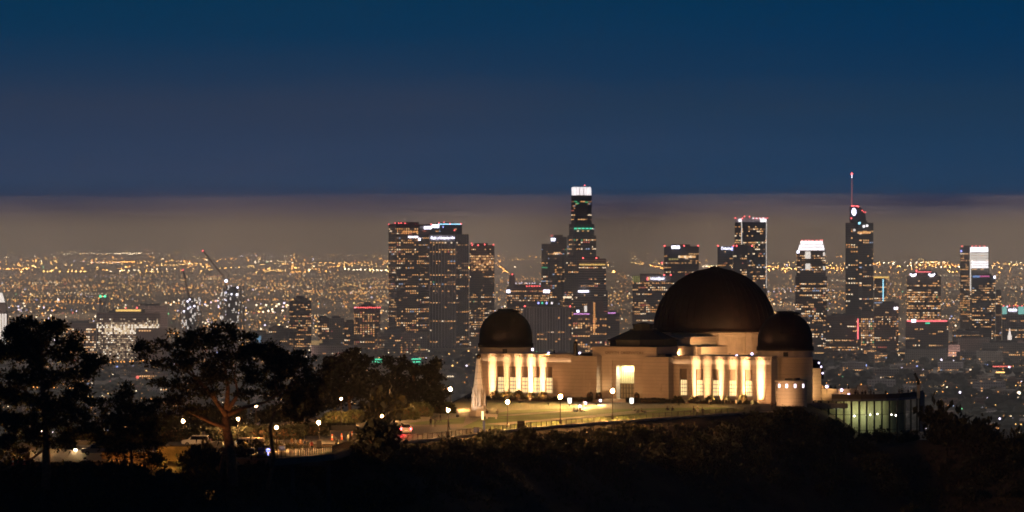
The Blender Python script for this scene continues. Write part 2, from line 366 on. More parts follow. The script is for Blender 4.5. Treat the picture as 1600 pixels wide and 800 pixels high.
# --- the two long wings
for s in (-1, 1):
    X = lambda a: a*s
    wins = [14.0, 17.8, 21.6, 25.4, 29.2] if s > 0 else [loc_of(p, 1118)[0]*-1 for p in (888, 863, 838, 813, 788)]
    b = MB()
    def bx(a0, a1, *r): b.box(min(a0*s, a1*s), max(a0*s, a1*s), *r)
    bx(11.6, 34.5, 2.6, 15, -4, 9.2)
    bx(11.6, 34.6, 1.82, 2.6, -4, .8)
    bx(11.6, 34.5, 2.0, 2.6, 7.0, 9.45)
    bx(11.5, 34.62, 1.86, 15.1, 9.45, 9.7)
    bx(11.6, 34.55, 1.9, 2.0, 7.75, 7.87)
    bx(11.6, 34.55, 1.92, 2.0, 7.1, 7.2)
    edges = [11.6]
    for w in wins: edges += [w-.82, w+.82]
    edges.append(34.5)
    for i in range(0, len(edges), 2):
        if edges[i+1]-edges[i] > .05: bx(edges[i], edges[i+1], 2.0, 2.6, .8, 7.0)
        if i and edges[i+1]-edges[i] > 1.2 and edges[i+1] < 34:
            bx(edges[i]+.15, edges[i]+.4, 1.94, 2.0, .8, 7.0); bx(edges[i+1]-.4, edges[i+1]-.15, 1.94, 2.0, .8, 7.0)
    wing = b.build('wing', m_wall, OB)
    d = MB(); a = 11.9
    while a < 34.4:
        d.box(min(a*s, (a+.36)*s), max(a*s, (a+.36)*s), 1.74, 2.0, 9.02, 9.36); a += .66
    d.build('cornice', m_trim, wing)
    for w in wins:
        c = w*s
        f = MB(); f.box(c-.82, c+.82, 2.35, 2.6, 4.85, 7.0); win = f.build('window', m_span, OB)
        f = MB(); f.box(c-.82, c+.82, 2.2, 2.6, 4.7, 4.85); f.build('window_head', m_span, win)
        f = MB(); f.box(c-.82, c+.82, 2.1, 2.6, .8, 1.55); f.build('sill', m_trim, win)
        g = MB(); g.box(c-.78, c+.78, 2.45, 2.6, 1.55, 4.7); g.build('glass', m_litw, win)
        q = MB()
        for zz in (2.3, 3.05, 3.8): q.box(c-.8, c+.8, 2.38, 2.45, zz-.05, zz+.05)
        for xx in (-.39, 0, .39): q.box(c+xx-.035, c+xx+.035, 2.38, 2.45, 1.55, 4.7)
        q.build('glazing_bar', m_brz, win)
    # rounded end, drum and small dome
    cx, cyy, r = 33.4*s, 10.4, 5.65
    e_ = MB(); e_.lathe([(r+.05, -5), (r+.05, 9.4), (r+.2, 9.4), (r+.2, 9.7), (.5, 9.72)], (cx, cyy), 48)
    e_.build('rounded_end', m_wall, OB, True)
    e_ = MB(); e_.lathe([(r-.1, 9.7), (r-.1, 10.6), (r+.12, 10.62), (r+.12, 10.85), (1, 10.87)], (cx, cyy), 48); dr = e_.build('dome_drum', m_trim, OB)
    q = MB()
    aa = R(-62); q.obox((cx+(r-.1)*math.cos(aa), cyy+(r-.1)*math.sin(aa), 10.2), (-math.sin(aa), math.cos(aa), 0), (math.cos(aa), math.sin(aa), 0), (0, 0, 1), .5, .12, .5)
    q.build('drum_opening', m_blk, dr)
    dm = MB(); prof = [(r+.28, 10.87), (r+.28, 11.7), (r+.02, 11.75), (r, 13.2)]+[(r*math.cos(t), 13.2+r*math.sin(t)) for t in [math.pi/2*k/14 for k in range(1, 14)]]+[(.05, 13.2+r)]
    dm.lathe(prof, (cx, cyy), 56)
    dome = dm.build('small_dome', m_cop, OB, True)
    # shutter: a raised band over the crown, in the dome's own frame, and its rails
    va = R(-58 if s > 0 else -66); d1 = Vector((math.cos(va), math.sin(va), 0)); d2 = Vector((-d1.y, d1.x, 0)); sh = MB()
    K = 16
    for k in range(K):
        t0, t1 = R(12+126*k/K), R(12+126*(k+1)/K)
        for off, hw, hh in ((0, 1.35, .16), (-1.5, .13, .3), (1.5, .13, .3)):
            tm = (t0+t1)/2; rr = math.sqrt(r*r-off*off)
            c = Vector((cx, cyy, 13.2))+d1*rr*math.cos(tm)+Vector((0, 0, 1))*rr*math.sin(tm)+d2*off
            rad = d1*math.cos(tm)+Vector((0, 0, 1))*math.sin(tm); tan = Vector((0, 0, 1))*math.cos(tm)-d1*math.sin(tm)
            sh.obox(c, d2, tan, rad, hw, rr*(t1-t0)/2+.02, hh)
    sh.build('shutter', m_cop, dome)
    q = MB(); q.obox((cx+2.0, cyy, 18.62), (1, 0, -.25), (0, 1, 0), (.25, 0, 1), .8, 1.2, .16); q.build('shutter_hood', m_cop, dome)
    # roof lamp posts
for px, py, Y in ((832, 546, 1113), (857, 552, 1120), (906, 552, 1112), (1151, 556, 1096), (1175, 553, 1098)):
    a, bb = loc_of(px, Y); z = wz(py, Y)-ZS
    q = MB(); q.tube([(a, bb, min(9.0, z-.8)), (a, bb, z-.15)], .06, 6); p_ = q.build('roof_lamp', m_blk, OB)
    q = MB(); q.ball((a, bb, z), .26, 8, 6); q.build('lamp_globe', m_vio, p_)
# --- pavilions beside the door
for s in (-1, 1):
    b = MB(); x0, x1 = sorted((5.45*s, 11.6*s))
    b.box(x0, x1, 0, 8, -4, 9.1); b.box(x0-.08, x1+.08, -.08, 8.1, 9.1, 9.4); b.box(x0-.06, x1+.06, -.12, 8, -4, .7)
    pav = b.build('pavilion', m_wall, OB)
    q = MB(); c = (x0+x1)/2
    q.box(c-.06, c+.06, -.03, 0, .7, 6.6); q.box(c+.9, c+1.5, -.12, 0, 1.9, 3.9); q.build('niche_panel', m_trim, pav)
    q = MB(); q.box(c-2.1+.3*s, c+.8+.3*s, 2.6, 5, 9.4, 9.95); q.build('roof_hatch', m_blk, pav)
# --- tall portal block with the doorway
b = MB()
for x0, x1 in ((-7.6, -2.95), (2.95, 7.6)): b.box(x0, x1, 2.1, 20, -4, 11.15)
b.box(-2.95, 2.95, 2.1, 20, 8.5, 11.15); b.box(-2.95, 2.95, 4.6, 20, -4, 8.5)
b.box(-2.95, -2.12, 2.45, 4.6, -4, 8.5); b.box(2.12, 2.95, 2.45, 4.6, -4, 8.5); b.box(-2.12, 2.12, 2.45, 4.6, 7.5, 8.5); b.box(-2.12, 2.12, 2.45, 4.6, -4, .55)
b.box(-7.72, 7.72, 1.98, 20.1, 11.15, 11.4)
por = b.build('portal_block', m_wall, OB)
m_gri = mat('portal_grille', (.42, .40, .22), .5, emit=(1, .86, .45), strength=.22)
b = MB(); b.box(-2.12, 2.12, 4.1, 4.6, 3.75, 7.5)
for k in range(9): b.box(-2.1+k*.5, -1.95+k*.5, 3.98, 4.1, 3.75, 7.5)
b.build('portal_grille', m_gri, por)
dr = MB(); dr.box(-2.12, 2.12, 4.2, 4.6, .55, 3.6); dr.box(-2.12, 2.12, 4.05, 4.6, 3.6, 3.75)
door = dr.build('door', mat('door_glass', (.16, .11, .05), .4, emit=(1, .65, .25), strength=.10), OB)
b = MB()
for k in range(7): b.box(-2.12+k*.69, -1.98+k*.69, 4.06, 4.2, .55, 3.6)
for zz in (.55, 1.6, 2.7): b.box(-2.12, 2.12, 4.08, 4.2, zz, zz+.13)
b.build('door_frame', m_brz, door)
lamp('portal_downlight', 'AREA', (-.7, 3.2, 7.44), 420, (1, .82, .5), OB, .5)
lamp('portal_downlight', 'AREA', (.9, 3.2, 7.44), 420, (1, .82, .5), OB, .5)
text_mesh('GRIFFITH  OBSERVATORY', .80, mat('carved_letters', (.10, .07, .045), .8), 'inscription', por, (0, 2.08, 10.15), depth=.015)
# --- rotunda roof, link and planetarium
o8 = lambda r, c, k=8, ph=R(22.5): [(c[0]+r*math.cos(ph+2*math.pi*j/k), c[1]+r*math.sin(ph+2*math.pi*j/k)) for j in range(k)]
b = MB(); c = (0, 10.3); b.prism(o8(7.1, c), 11.4, 12.5); b.prism(o8(7.5, c), 12.5, 12.85); b.prism(o8(7.2, c), 12.85, 14.7, top_scale=.42); b.prism(o8(2.9, c), 14.7, 15.0); b.prism(o8(2.1, c), 15.0, 15.8); b.prism(o8(2.3, c), 15.8, 16.05); b.prism(o8(1.7, c), 16.05, 16.4, top_scale=.3)
b.build('rotunda_roof', m_copd, OB)
b = MB(); b.box(-6, 6, 20, 33, -2, 12.9); b.box(-6.15, 6.15, 20.1, 33, 12.9, 13.2); b.box(-8.6, 8.6, 20.1, 32, -2, 11.1)
for k in range(6): b.box(-5.6+k*2, -4.6+k*2, 19.95, 20, 11.6, 12.4)
b.build('link_block', m_wall, OB)
c = (0, 42.6); b = MB()
b.lathe([(12.3, -2), (12.3, 13.1), (12.75, 13.15), (12.75, 13.6), (12.4, 13.65), (12.4, 14.1), (5, 14.15)], c, 84); 
for k in range(156):
    a = 2*math.pi*k/156; 
    if k % 12 > 1: b.obox((c[0]+12.38*math.cos(a), c[1]+12.38*math.sin(a), 11.3), (-math.sin(a), math.cos(a), 0), (math.cos(a), math.sin(a), 0), (0, 0, 1), .11, .1, 1.5)
drum = b.build('planetarium_drum', m_trim, OB)
cam_a = math.atan2(-math.cos(TH), -math.sin(TH))     # local direction towards the picture's viewpoint side
for k in range(13):
    a = cam_a+R(8.7)+2*math.pi*k/13
    ra, ta = Vector((math.cos(a), math.sin(a), 0)), Vector((-math.sin(a), math.cos(a), 0)); base = Vector((*c, 0))+ra*12.5
    q = MB(); q.obox(base+Vector((0, 0, 7)), ta, ra, (0, 0, 1), .72, .38, 7.0); q.obox(base+Vector((0, 0, 14.25)), ta, ra, (0, 0, 1), .85, .5, .28); q.ball(base+Vector((0, 0, 14.75)), .62, 10, 6, sq=(1, 1, .7))
    q.build('pier', m_trim, drum)
r = 13.2; b = MB()
prof = [(13.15, 13.95), (13.4, 14.0), (13.4, 14.35), (r, 14.4)]+[(r*math.cos(t)+(.04 if k % 2 else 0), 14.35+r*math.sin(t)) for k, t in [(k, math.pi/2*k/26) for k in range(1, 26)]]+[(.4, 14.35+r)]
b.lathe(prof, c, 96); dome = b.build('planetarium_dome', m_cop, OB, True)
b = MB()
for k in range(48):
    a = 2*math.pi*k/48
    for j in range(8):
        t0, t1 = R(2+82*j/8), R(2+82*(j+1)/8); tm = (t0+t1)/2
        rad = Vector((math.cos(tm)*math.cos(a), math.cos(tm)*math.sin(a), math.sin(tm))); tan = Vector((-math.sin(tm)*math.cos(a), -math.sin(tm)*math.sin(a), math.cos(tm)))
        b.obox(Vector((*c, 14.35))+rad*(r+.02), rad.cross(tan), tan, rad, .045, r*(t1-t0)/2+.02, .05)
b.build('dome_seam', m_cop, dome)
b = MB(); b.lathe([(1.7, 27.3), (1.6, 27.65), (1.0, 27.75), (.9, 28.05), (.05, 28.1)], c, 20); b.build('dome_cap', m_cop, dome)
# statue-like dark finial on the west roof
a, bb = loc_of(899, 1108); b = MB(); b.prism(o8(.55, (a, bb), 6), 9.0, 9.8); b.prism(o8(.5, (a, bb), 6), 9.8, 12.0, top_scale=.8); b.prism(o8(.42, (a, bb), 6), 12.0, 12.6, top_scale=.1); b.build('roof_finial', m_blk, OB)
a, bb = loc_of(866, 1116); b = MB(); b.box(a-.12, a+.12, bb-.1, bb+.1, 9.4, 10.4); b.box(a+8.4, a+8.7, bb-.1, bb+.1, 9.4, 10.1); b.build('roof_vent', m_blk, OB)
# --- east bastion with four lit slots, stair wall and arched canopy
a, bb = loc_of(1236, 1074); b = MB(); b.lathe([(3.2, -9), (3.2, 4.75), (3.35, 4.8), (3.35, 5.15), (.1, 5.2)], (a, bb), 40)
bas = b.build('bastion', m_wall, OB, False)
b = MB(); b.obox((a+.3, bb, 5.35), (1, 0, .05), (0, 1, 0), (0, 0, 1), 1.2, 1.0, .25); b.build('bastion_cap', m_blk, bas)
m_slot = mat('slot_lamp', (.8, .8, .9), .4, emit=(1.0, .82, .95), strength=3.2, sample=True)
for px in (1217, 1228, 1241, 1254):
    s_ = (px-1236)/F*1074; wx_, wy_ = wx(1236, 1074)+s_, 1074-math.sqrt(max(.1, 3.2**2-s_**2))
    dx, dy = wx_-P0.x, wy_-P0.y; la, lb = dx*math.cos(TH)-dy*math.sin(TH), dx*math.sin(TH)+dy*math.cos(TH)
    out = Vector((la-a, lb-bb, 0)).normalized()
    q = MB(); q.obox(Vector((la, lb, wz(603, 1071)-ZS))+out*.02, (-out.y, out.x, 0), out, (0, 0, 1), .2, .05, .36); q.build('slot_lamp', m_slot, bas)
a0, b0 = loc_of(1262, 1096); a1, b1 = loc_of(1283, 1100)
b = MB(); t = Vector((a1-a0, b1-b0, 0)).normalized(); nn = Vector((-t.y, t.x, 0)); L_ = math.hypot(a1-a0, b1-b0)
b.obox(Vector((a0, b0, 0))+t*(L_/2)+nn*1.5+Vector((0, 0, .8)), t, nn, (0, 0, 1), L_/2, 1.5, 6.2)
for k in range(6): b.obox(Vector((a0, b0, 0))-t*.25*k+nn*-.25+Vector((0, 0, 3.2-k*.5)), t, nn, (0, 0, 1), .14, .25, 3.4-k*.3)
st = b.build('stair_wall', m_wall, OB)
ca, cb = loc_of(1269, 1102); b = MB(); zc = wz(591, 1102)-ZS
K = 10; rr = 3.0
for k in range(K):
    t0 = math.pi/2*(k+.5)/K
    b.obox(Vector((ca, cb, zc))+t*rr*.8*math.cos(t0)+Vector((0, 0, 1))*rr*1.25*math.sin(t0), t*math.sin(t0)-Vector((0, 0, 1))*math.cos(t0), nn, t*math.cos(t0)+Vector((0, 0, 1))*math.sin(t0), .42, 1.2, .16)
arc = b.build('arched_canopy', m_cop, OB)
for k in (2, 5, 8):
    t0 = math.pi/2*k/K; q = MB(); q.ball(Vector((ca, cb, zc))+t*rr*.72*math.cos(t0)+Vector((0, 0, 1))*rr*1.12*math.sin(t0)-nn*1.25, .2, 6, 4); q.build('canopy_lamp', m_vio, arc)
# --- entrance steps and low planting walls
b = MB()
for k in range(5): b.box(-3.6-k*.5, 3.6+k*.5, .2-(k+1)*.9, 2.4, -.5, .5-k*.1)
b.build('entrance_step', m_trim, OB)

# --- facade floodlights: fixture and spot lamp each
m_fix = mat('fixture_glow', (.3, .3, .3), .5, emit=(1, .66, .32), strength=2, sample=True)
def flood(a, bb, z, aim, energy, ang=50, col=WARM, size=.12, blend=.6):
    w = world(a, bb, z); t = world(*aim)
    q = MB(); q.obox((a, bb, z-.14), (1, 0, 0), (0, 1, 0), (0, 0, 1), .22, .16, .08); q.tube([(a, bb, -.3), (a, bb, z-.2)], .05, 5)
    q.build('floodlight', m_blk, OB)
    lamp('floodlight_beam', 'SPOT', (a, bb, z), energy*5, col, OB, size, R(ang), aim, blend)
LW = [loc_of(p, 1118)[0] for p in (771, 801, 825.5, 852, 875)]
RW = [loc_of(p, 1087)[0] for p in (1062, 1085, 1111, 1138, 1163, 1194)]
EN = {0: (1.0, .55, 1.0, 1.7, 1.25), 1: (1.25, .55, 1.1, 1.0, 1.5, 1.5)}
def beam(a, k):
    """one planted fixture with four heads, stacked to wash a pier from foot to cornice"""
    src = Vector((a, -8.0, .6)); b = MB()
    for q in range(2): b.obox((a-.15+.3*q, -8.0, .52), (1, 0, 0), (0, .7, .7), (0, -.7, .7), .1, .14, .16)
    b.tube([(a, -8.0, -.3), (a, -8.0, .45)], .06, 5)
    b.box(a-.7, a+.7, -8.45, -7.58, 1.0, 1.03); b.box(a-.7, a-.67, -8.45, -7.9, .4, 1.0); b.box(a+.67, a+.7, -8.45, -7.9, .4, 1.0)      # added barn door keeps the beam off the domes
    b.build('floodlight', m_blk, OB)
    o = lamp('floodlight_beam', 'SPOT', src, 42000*k, (1, .53, .24), OB, .05, R(84), Vector((a, 2.0, 5.4)), 1.0); o.scale = (.122, 1, 1)
for side, arr in ((0, LW), (1, RW)):
    for k, a in enumerate(arr):
        beam(a, EN[side][k])
        flood(a+1.5, -2.2, .4, (a+1.5, 2.0, 5.0), 300, 115, (1, .42, .15), .2)  # added wide fill flood brightens the wall between the beams
# wide lawn floods on the doorway block, and lamps between pavilion and portal
for a, bb, z, e_, aim in ((-9, -26, .6, 900, (-6, 1, 5)), (9, -26, .6, 900, (6, 1, 5.5)), (0, -30, .6, 700, (0, 2, 9))):
    flood(a, bb, z, aim, e_, 60, (1, .40, .11), .3)
flood(-3.9, .2, .7, (-5.3, 1.2, 6), 120, 90, (1, .62, .28))
flood(4.4, .3, .7, (3.6, 2.1, 6), 30, 100, (1, .55, .22))
ra_, rb_ = loc_of(1186, 1112); flood(ra_, rb_-1.0, 9.9, loc_of(1174, 1126)+(13,), 1100, 70)
ra_, rb_ = loc_of(1140, 1110); flood(ra_, rb_, 9.9, (1.5, 31, 13.5), 1500, 110, (1, .5, .2))
ra_, rb_ = loc_of(1060, 1106); flood(ra_, rb_, 9.9, (7, 21, 12), 700, 110, (1, .5, .2))
ra_, rb_ = loc_of(1274, 1092); flood(ra_, rb_, .6, loc_of(1274, 1098)+(5,), 900, 90, (1, .55, .2))
ra_, rb_ = loc_of(1252, 1090); flood(ra_, rb_, 3.0, loc_of(1240, 1088)+(7.5,), 1700, 110, (1, .55, .24))  # added flood brightens the rounded end

# ------------------------------------------------------------------ east terrace over the cafe
TE = empty('cafe_terrace', at(1345, 620, 1086), 0, 'curved viewing terrace with dark columns and glazed cafe lit below it', 'terrace')
m_conc = mat('bluish_concrete', (.22, .23, .26), .8, var=.2, vscale=.5)
m_glow = mat('cafe_wall', (.5, .52, .32), .7, var=.3, vscale=.4)
m_tglass = mat('dark_glass', (.02, .03, .03), .1)
TP = [(1258, 1088), (1275, 1086), (1300, 1084), (1325, 1083), (1345, 1083), (1365, 1084), (1385, 1086), (1405, 1090), (1422, 1096), (1436, 1104), (1443, 1112)]
TW = [Vector((wx(p, y), y)) for p, y in TP]; zt = 167.0; zb = 159.5
t0 = TE.location
def strip(b, pts, off, w, z0, z1, m=0):
    for i in range(len(pts)-1):
        p, q = pts[i], pts[i+1]; t = (q-p).normalized(); nn = Vector((-t.y, t.x)); c = (p+q)/2+nn*(off+w/2)
        b.obox((c.x-t0.x, c.y-t0.y, (z0+z1)/2-t0.z), (t.x, t.y, 0), (nn.x, nn.y, 0), (0, 0, 1), (q-p).length/2+.06, w/2, (z1-z0)/2, m)
b = MB(); strip(b, TW[2:], 0, 7, zt-.5, zt); strip(b, TW[:3], 0, 7, zt-2.1, zt-1.6); b.build('deck', m_conc, TE)
b = MB(); strip(b, TW[2:], 0, .2, zt+.0, zt+.95); b.build('parapet', mat('parapet_panel', (.10, .085, .07), .6, var=.3, vscale=.8), TE)
b = MB(); strip(b, TW[:4], -.5, .3, zt-1.9, zt-.9); b.build('ramp_wall', m_conc, TE)
b = MB(); strip(b, TW, 4.0, .3, zb, zt-.5); b.build('back_wall', m_glow, TE)
b = MB(); strip(b, TW, 1.0, 3, zb-.3, zb+.1); b.build('lower_floor', m_pave, TE)
b = MB(); strip(b, TW[-2:], -.25, .3, zb, zt+.5); b.build('end_wall', m_blk, TE)
b = MB(); strip(b, TW, .3, .06, zt-3.3, zt-3.2); strip(b, TW, .3, .06, zb+1.0, zb+1.08); b.build('glazing_rail', m_brz, TE)
def along(px):
    for i in range(len(TP)-1):
        if TP[i][0] <= px <= TP[i+1][0]: return TW[i].lerp(TW[i+1], (px-TP[i][0])/(TP[i+1][0]-TP[i][0]))
    return TW[-1]
px = 1271
while px < 1442:
    p = along(px); q = MB(); q.box(p.x-t0.x-.17, p.x-t0.x+.17, p.y-t0.y+.0, p.y-t0.y+.35, zb-t0.z-.5, zt-.5-t0.z); q.build('column', m_blk, TE); px += 11.9 if px < 1408 else 9.5
m_wlamp = mat('white_lamp', (.8, .8, .8), .4, emit=(1, .93, .8), strength=9, sample=True)
for px, py in ((1275, 655), (1294, 658), (1336, 650), (1355, 648.5), (1361, 648), (1372, 647), (1394, 647.5), (1401, 649)):
    p = along(px); q = MB(); q.ball((p.x-t0.x, p.y+2.2-t0.y, wz(py, p.y+2.2)-t0.z), .17, 8, 5); q.build('ceiling_lamp', m_wlamp, TE)
    lamp('cafe_light', 'POINT', (p.x, p.y+2.0, wz(py, p.y+2.2)-.45), 30, (.95, 1, .6), None, .2)
for px in range(1268, 1412, 12):
    p = along(px); lamp('cafe_light', 'POINT', (p.x, p.y+2.2, zt-2.2-(1.4 if px < 1300 else 0)), 36 if px < 1390 else 80, (1, .92, .5), None, .25)  # added row of unseen point lamps evens out the cafe glow
# upper terrace wall lit orange, its kiosk and lamps
b = MB(); P = [Vector((wx(p, y), y)) for p, y in ((1284, 1100), (1310, 1096), (1328, 1097), (1341, 1099))]
strip(b, P, 0, .4, zt-1.2, zt+1.7); b.build('inner_wall', m_wall, TE)
b = MB(); k = at(1347, 614, 1098)-t0; b.box(k.x-1.0, k.x+1.1, k.y-.8, k.y+.8, -2.2, 1.95); b.box(k.x-1.1, k.x+1.2, k.y-.9, k.y+.9, 1.95, 2.05); b.build('kiosk', m_conc, TE)
for px, py in ((1292, 604), (1315, 609.5), (1326, 617)):
    p = at(px, py, 1094); q = MB(); q.tube([p-t0-Vector((0, 0, 1.6)), p-t0], .05, 5); s_ = q.build('post_lamp', m_blk, TE)
    q = MB(); q.ball(p-t0, .3, 8, 6); q.build('lamp_globe', m_vio, s_); lamp('post_light', 'POINT', p+Vector((0, .8, .3)), 90, (1, .5, .18), None, .2)
# tall viewing telescope at the far corner
tl = at(1435, 622, 1098); V = empty('viewing_telescope', (tl.x, tl.y, zt), 0, 'tall bent viewing telescope post at the outer corner of the terrace', 'telescope')
q = MB(); q.box(-.28, .28, -.2, .2, -.3, 2.5); q.build('pedestal', mat('pale_stone', (.4, .34, .28), .8), V)  # pale stone pedestal in one even colour
q = MB(); q.tube([(0, 0, 2.5), (-.05, 0, 3.1), (-.35, 0, 3.9), (-.75, 0, 4.7)], [.3, .32, .28, .24], 8); q.tube([(-.95, 0, 4.55), (-.5, 0, 4.9)], .2, 8); q.build('telescope_tube', m_blk, V)
# floodlights on the parapet that light the lawn
for px, Y, z in ((832, 1113, 10.6), (857, 1112, 10.0), (906, 1106, 10.0), (1151, 1088, 10.0), (1175, 1086, 10.0)):
    la, lb = loc_of(px, Y); lamp('lawn_flood', 'SPOT', (la, lb, z), 78000 if px < 1000 else 17000, (1, .56, .13), OB, .15, R(80), (la*.6, lb-62, 0), .8)
# added unseen strips brighten the cornices; added floods brighten the bastion and rounded end
for s in (-1, 1):
    o = lamp('cornice_fill', 'AREA', (23*s, 1.72, 8.05), 110, (1, .60, .32), OB, .1, None, (23*s, 2.1, 9.6)); o.data.shape = 'RECTANGLE'; o.data.size = 22.5; o.data.size_y = .12
ra_, rb_ = loc_of(1222, 1058); flood(ra_, rb_, .4, loc_of(1234, 1074)+(2.5,), 60, 100, (1, .52, .26))
ra_, rb_ = loc_of(1208, 1066); flood(ra_, rb_, .4, loc_of(1226, 1086)+(6,), 520, 90, (1, .52, .24))
# ------------------------------------------------------------------ obelisk monument on the lawn
p = gp(748, 651); p.y = 1010; p.x = wx(748, 1010)
MO = empty('monument', p, R(12), 'pale tapering obelisk monument with stone figures round its base, beside the lawn', 'monument')
hx = lambda r, k=6: [(r*math.cos(2*math.pi*j/k), r*math.sin(2*math.pi*j/k)) for j in range(k)]
m_mon = stone('monument_stone', (.52, .47, .41), 1.2)
b = MB(); b.prism(hx(1.95), -.3, .5); b.prism(hx(1.62), .5, 1.9, top_scale=.93); b.build('base', m_mon, MO)
b = MB(); b.prism(hx(1.08), 1.9, 5.4, top_scale=.93); b.prism(hx(1.15), 5.4, 5.7, top_scale=.9)
for j in range(6):
    a = math.pi/3*j; b.obox((1.06*math.cos(a), 1.06*math.sin(a), 3.6), (-math.sin(a), math.cos(a), 0), (math.cos(a), math.sin(a), 0), (0, 0, 1), .12, .12, 1.8)
b.build('shaft_base', m_mon, MO)
b = MB(); b.prism(hx(.98), 5.7, 11.0, top_scale=.42); b.build('obelisk', m_mon, MO)
b = MB(); b.ball((0, 0, 11.45), .45, 10, 7); b.lathe([(.3, 11), (.2, 11.1)], n=8); b.build('armillary', m_brz, MO)
for j in range(6):
    a = math.pi/3*(j+.5); c = Vector((1.15*math.cos(a), 1.15*math.sin(a), 0)); b = MB()
    b.tube([c+Vector((0, 0, z)) for z in (1.85, 2.4, 3.2, 4.1, 4.45, 4.6, 4.78, 5.0, 5.15)], [.34, .31, .26, .34, .22, .11, .16, .15, .06], 9)
    for k in (-1, 1):
        t = Vector((-math.sin(a), math.cos(a), 0))*k; b.tube([c+t*.3+Vector((0, 0, 4.25)), c+t*.38+Vector((0, 0, 3.6)), c+t*.18+Vector((math.cos(a)*.22, math.sin(a)*.22, 3.3))], [.11, .1, .07], 6)
    b.build('statue', m_mon, MO, True)
lamp('monument_light', 'SPOT', p+Vector((-4, -7, .4)), 3600, (1, .74, .52), None, .2, R(60), p+Vector((0, 0, 6)))
b = MB(); b.obox((0, 0, .35), (1, 0, 0), (0, .8, .6), (0, -.6, .8), .3, .2, .12); b.tube([(0, 0, 0), (0, 0, .3)], .05, 5)
f = b.build('floodlight', m_blk); f.location = p+Vector((-4, -7.3, 0)); tag(f, 'small ground floodlight aimed at the obelisk monument', 'floodlight')
q = gp(754, 656); b = MB(); b.box(-.18, .18, -.1, .1, 0, 1.5); b.box(-.24, .24, -.14, .14, 1.5, 1.6); f = b.build('glowing_panel', mat('lit_panel', (.8, .7, .5), .5, emit=(1, .75, .4), strength=2.0)); f.location = q
tag(f, 'small glowing upright panel at the foot of the obelisk monument', 'light panel')

# ------------------------------------------------------------------ street lamps of the grounds
m_post = mat('lamp_post', (.07, .05, .035), .5, .3)
m_globe = mat('lamp_globe', (.9, .85, .8), .4, emit=(1, .47, .16), strength=1, sample=True)
m_globe.node_tree.nodes['Principled BSDF'].inputs['Emission Strength'].default_value = 5900
def street_lamp(px, pyl, pyb, label, k=1.0):
    g = gp(px, pyb); h = wz(pyl, g.y)-ZS
    L0 = empty('street_lamp', (g.x, g.y, ZS), 0, label, 'street lamp', 'globe lamps along the grounds')
    b = MB(); b.lathe([(.26, 0), (.26, .25), (.17, .35), (.15, .8), (.09, .95), (.075, h-.5), (.14, h-.42), (.14, h-.36), (.02, h-.34)], n=10); b.build('post', m_post, L0)
    b = MB(); b.lathe([(.15, h-.36), (.2, h-.32), (.2, h-.28), (.02, h-.27)], n=10); b.build('collar', m_post, L0)
    b = MB(); b.ball((0, 0, h), .195*math.sqrt(k)*rnd.uniform(.85, 1.1), 10, 8, sq=(1, 1, 1.12)); b.build('globe', m_globe, L0, True)
    b = MB(); b.lathe([(.13, h+.32), (.1, h+.38), (.02, h+.5)], n=8); b.build('finial', m_post, L0)
for a in ((286, 658, 686, 'globe lamp above the yellow lit retaining wall'), (372, 654.5, 690, 'globe lamp just right of the big forked pine trunk'),
          (400, 634, 672, 'high globe lamp partly hidden under the pine crown', .6), (432, 668, 706, 'globe lamp beside the bent pine trunk and the van'),
          (498, 660, 694, 'globe lamp over the group of people on the bridge deck'), (533, 623, 663, 'globe lamp in front of the low lit hedge at the left bend', .45),
          (597, 650, 690, 'globe lamp standing inside the dark bush at the road edge', .5), (618.5, 615, 656, 'globe lamp in front of the tall trimmed hedge', .45),
          (703.5, 608, 640, 'tall globe lamp left of the obelisk, by the white pole', 2.2), (700, 641, 681, 'globe lamp at the fence right of the car with red tail lights', 1.9),
          (793, 628, 668, 'globe lamp at the fence just right of the obelisk', 2.2), (875.5, 620, 662, 'globe lamp in front of the left lit wing, on the lawn edge', 2.2),
          (957, 611, 655, 'globe lamp directly in front of the bright doorway', 2.2)):
    street_lamp(*a)
# low violet white ground lights by the entrance walk
for px, py, lb in ((906, 636, 'low violet white lamp on the lawn beside the seated group'), (915, 631, 'second violet white lamp on the left of the entrance walk'), (938, 627, 'violet white lamp at the left corner of the entrance steps')):
    g = gp(px, py+5); b = MB(); o = empty('path_light', g, 0, lb, 'path light')
    b.lathe([(.12, 0), (.1, .6), (.14, .62)], n=8); b.build('post', m_blk, o)
    b = MB(); b.ball((0, 0, .8), .26, 8, 6); b.build('globe', m_vio, o)
    lamp('path_glow', 'SPOT', g+Vector((0, -.5, 1.6)), 9000, (1, .60, .2), None, .2, R(150), g+Vector((-8, -26, 0)), .5)
m_panel = mat('white_panel', (.8, .8, .8), .5, emit=(.95, .97, .9), strength=2.2, sample=True)
for px, lb in ((890, 'white lit information panel left of the entrance walk'), (987, 'white lit information panel right of the entrance steps')):
    g = gp(px, 635); b = MB(); o = empty('information_panel', g, R(-20), lb, 'panel')
    b.box(-.08, .08, -.08, .08, 0, .6); b.box(-.42, .42, -.1, .1, 1.7, 1.8); b.build('frame', m_conc, o)
    b = MB(); b.box(-.38, .38, -.06, .06, .6, 1.7); b.build('screen', m_panel, o)
# white pole by the road
g = gp(681, 641); o = empty('camera_pole', g, 0, 'slim pale pole with small boxes on top between hedge and obelisk', 'pole')
b = MB(); b.tube([(0, 0, 0), (0, 0, 4.6)], .11, 8); b.build('post', mat('pale_paint', (.6, .45, .45), .6), o)
b = MB(); b.box(-.25, .3, -.15, .15, 4.4, 4.7); b.box(-.35, -.05, -.15, .15, 4.75, 5.0); b.box(-.2, -.08, -.1, .1, 4.6, 5.4); b.build('camera_box', m_conc, o)

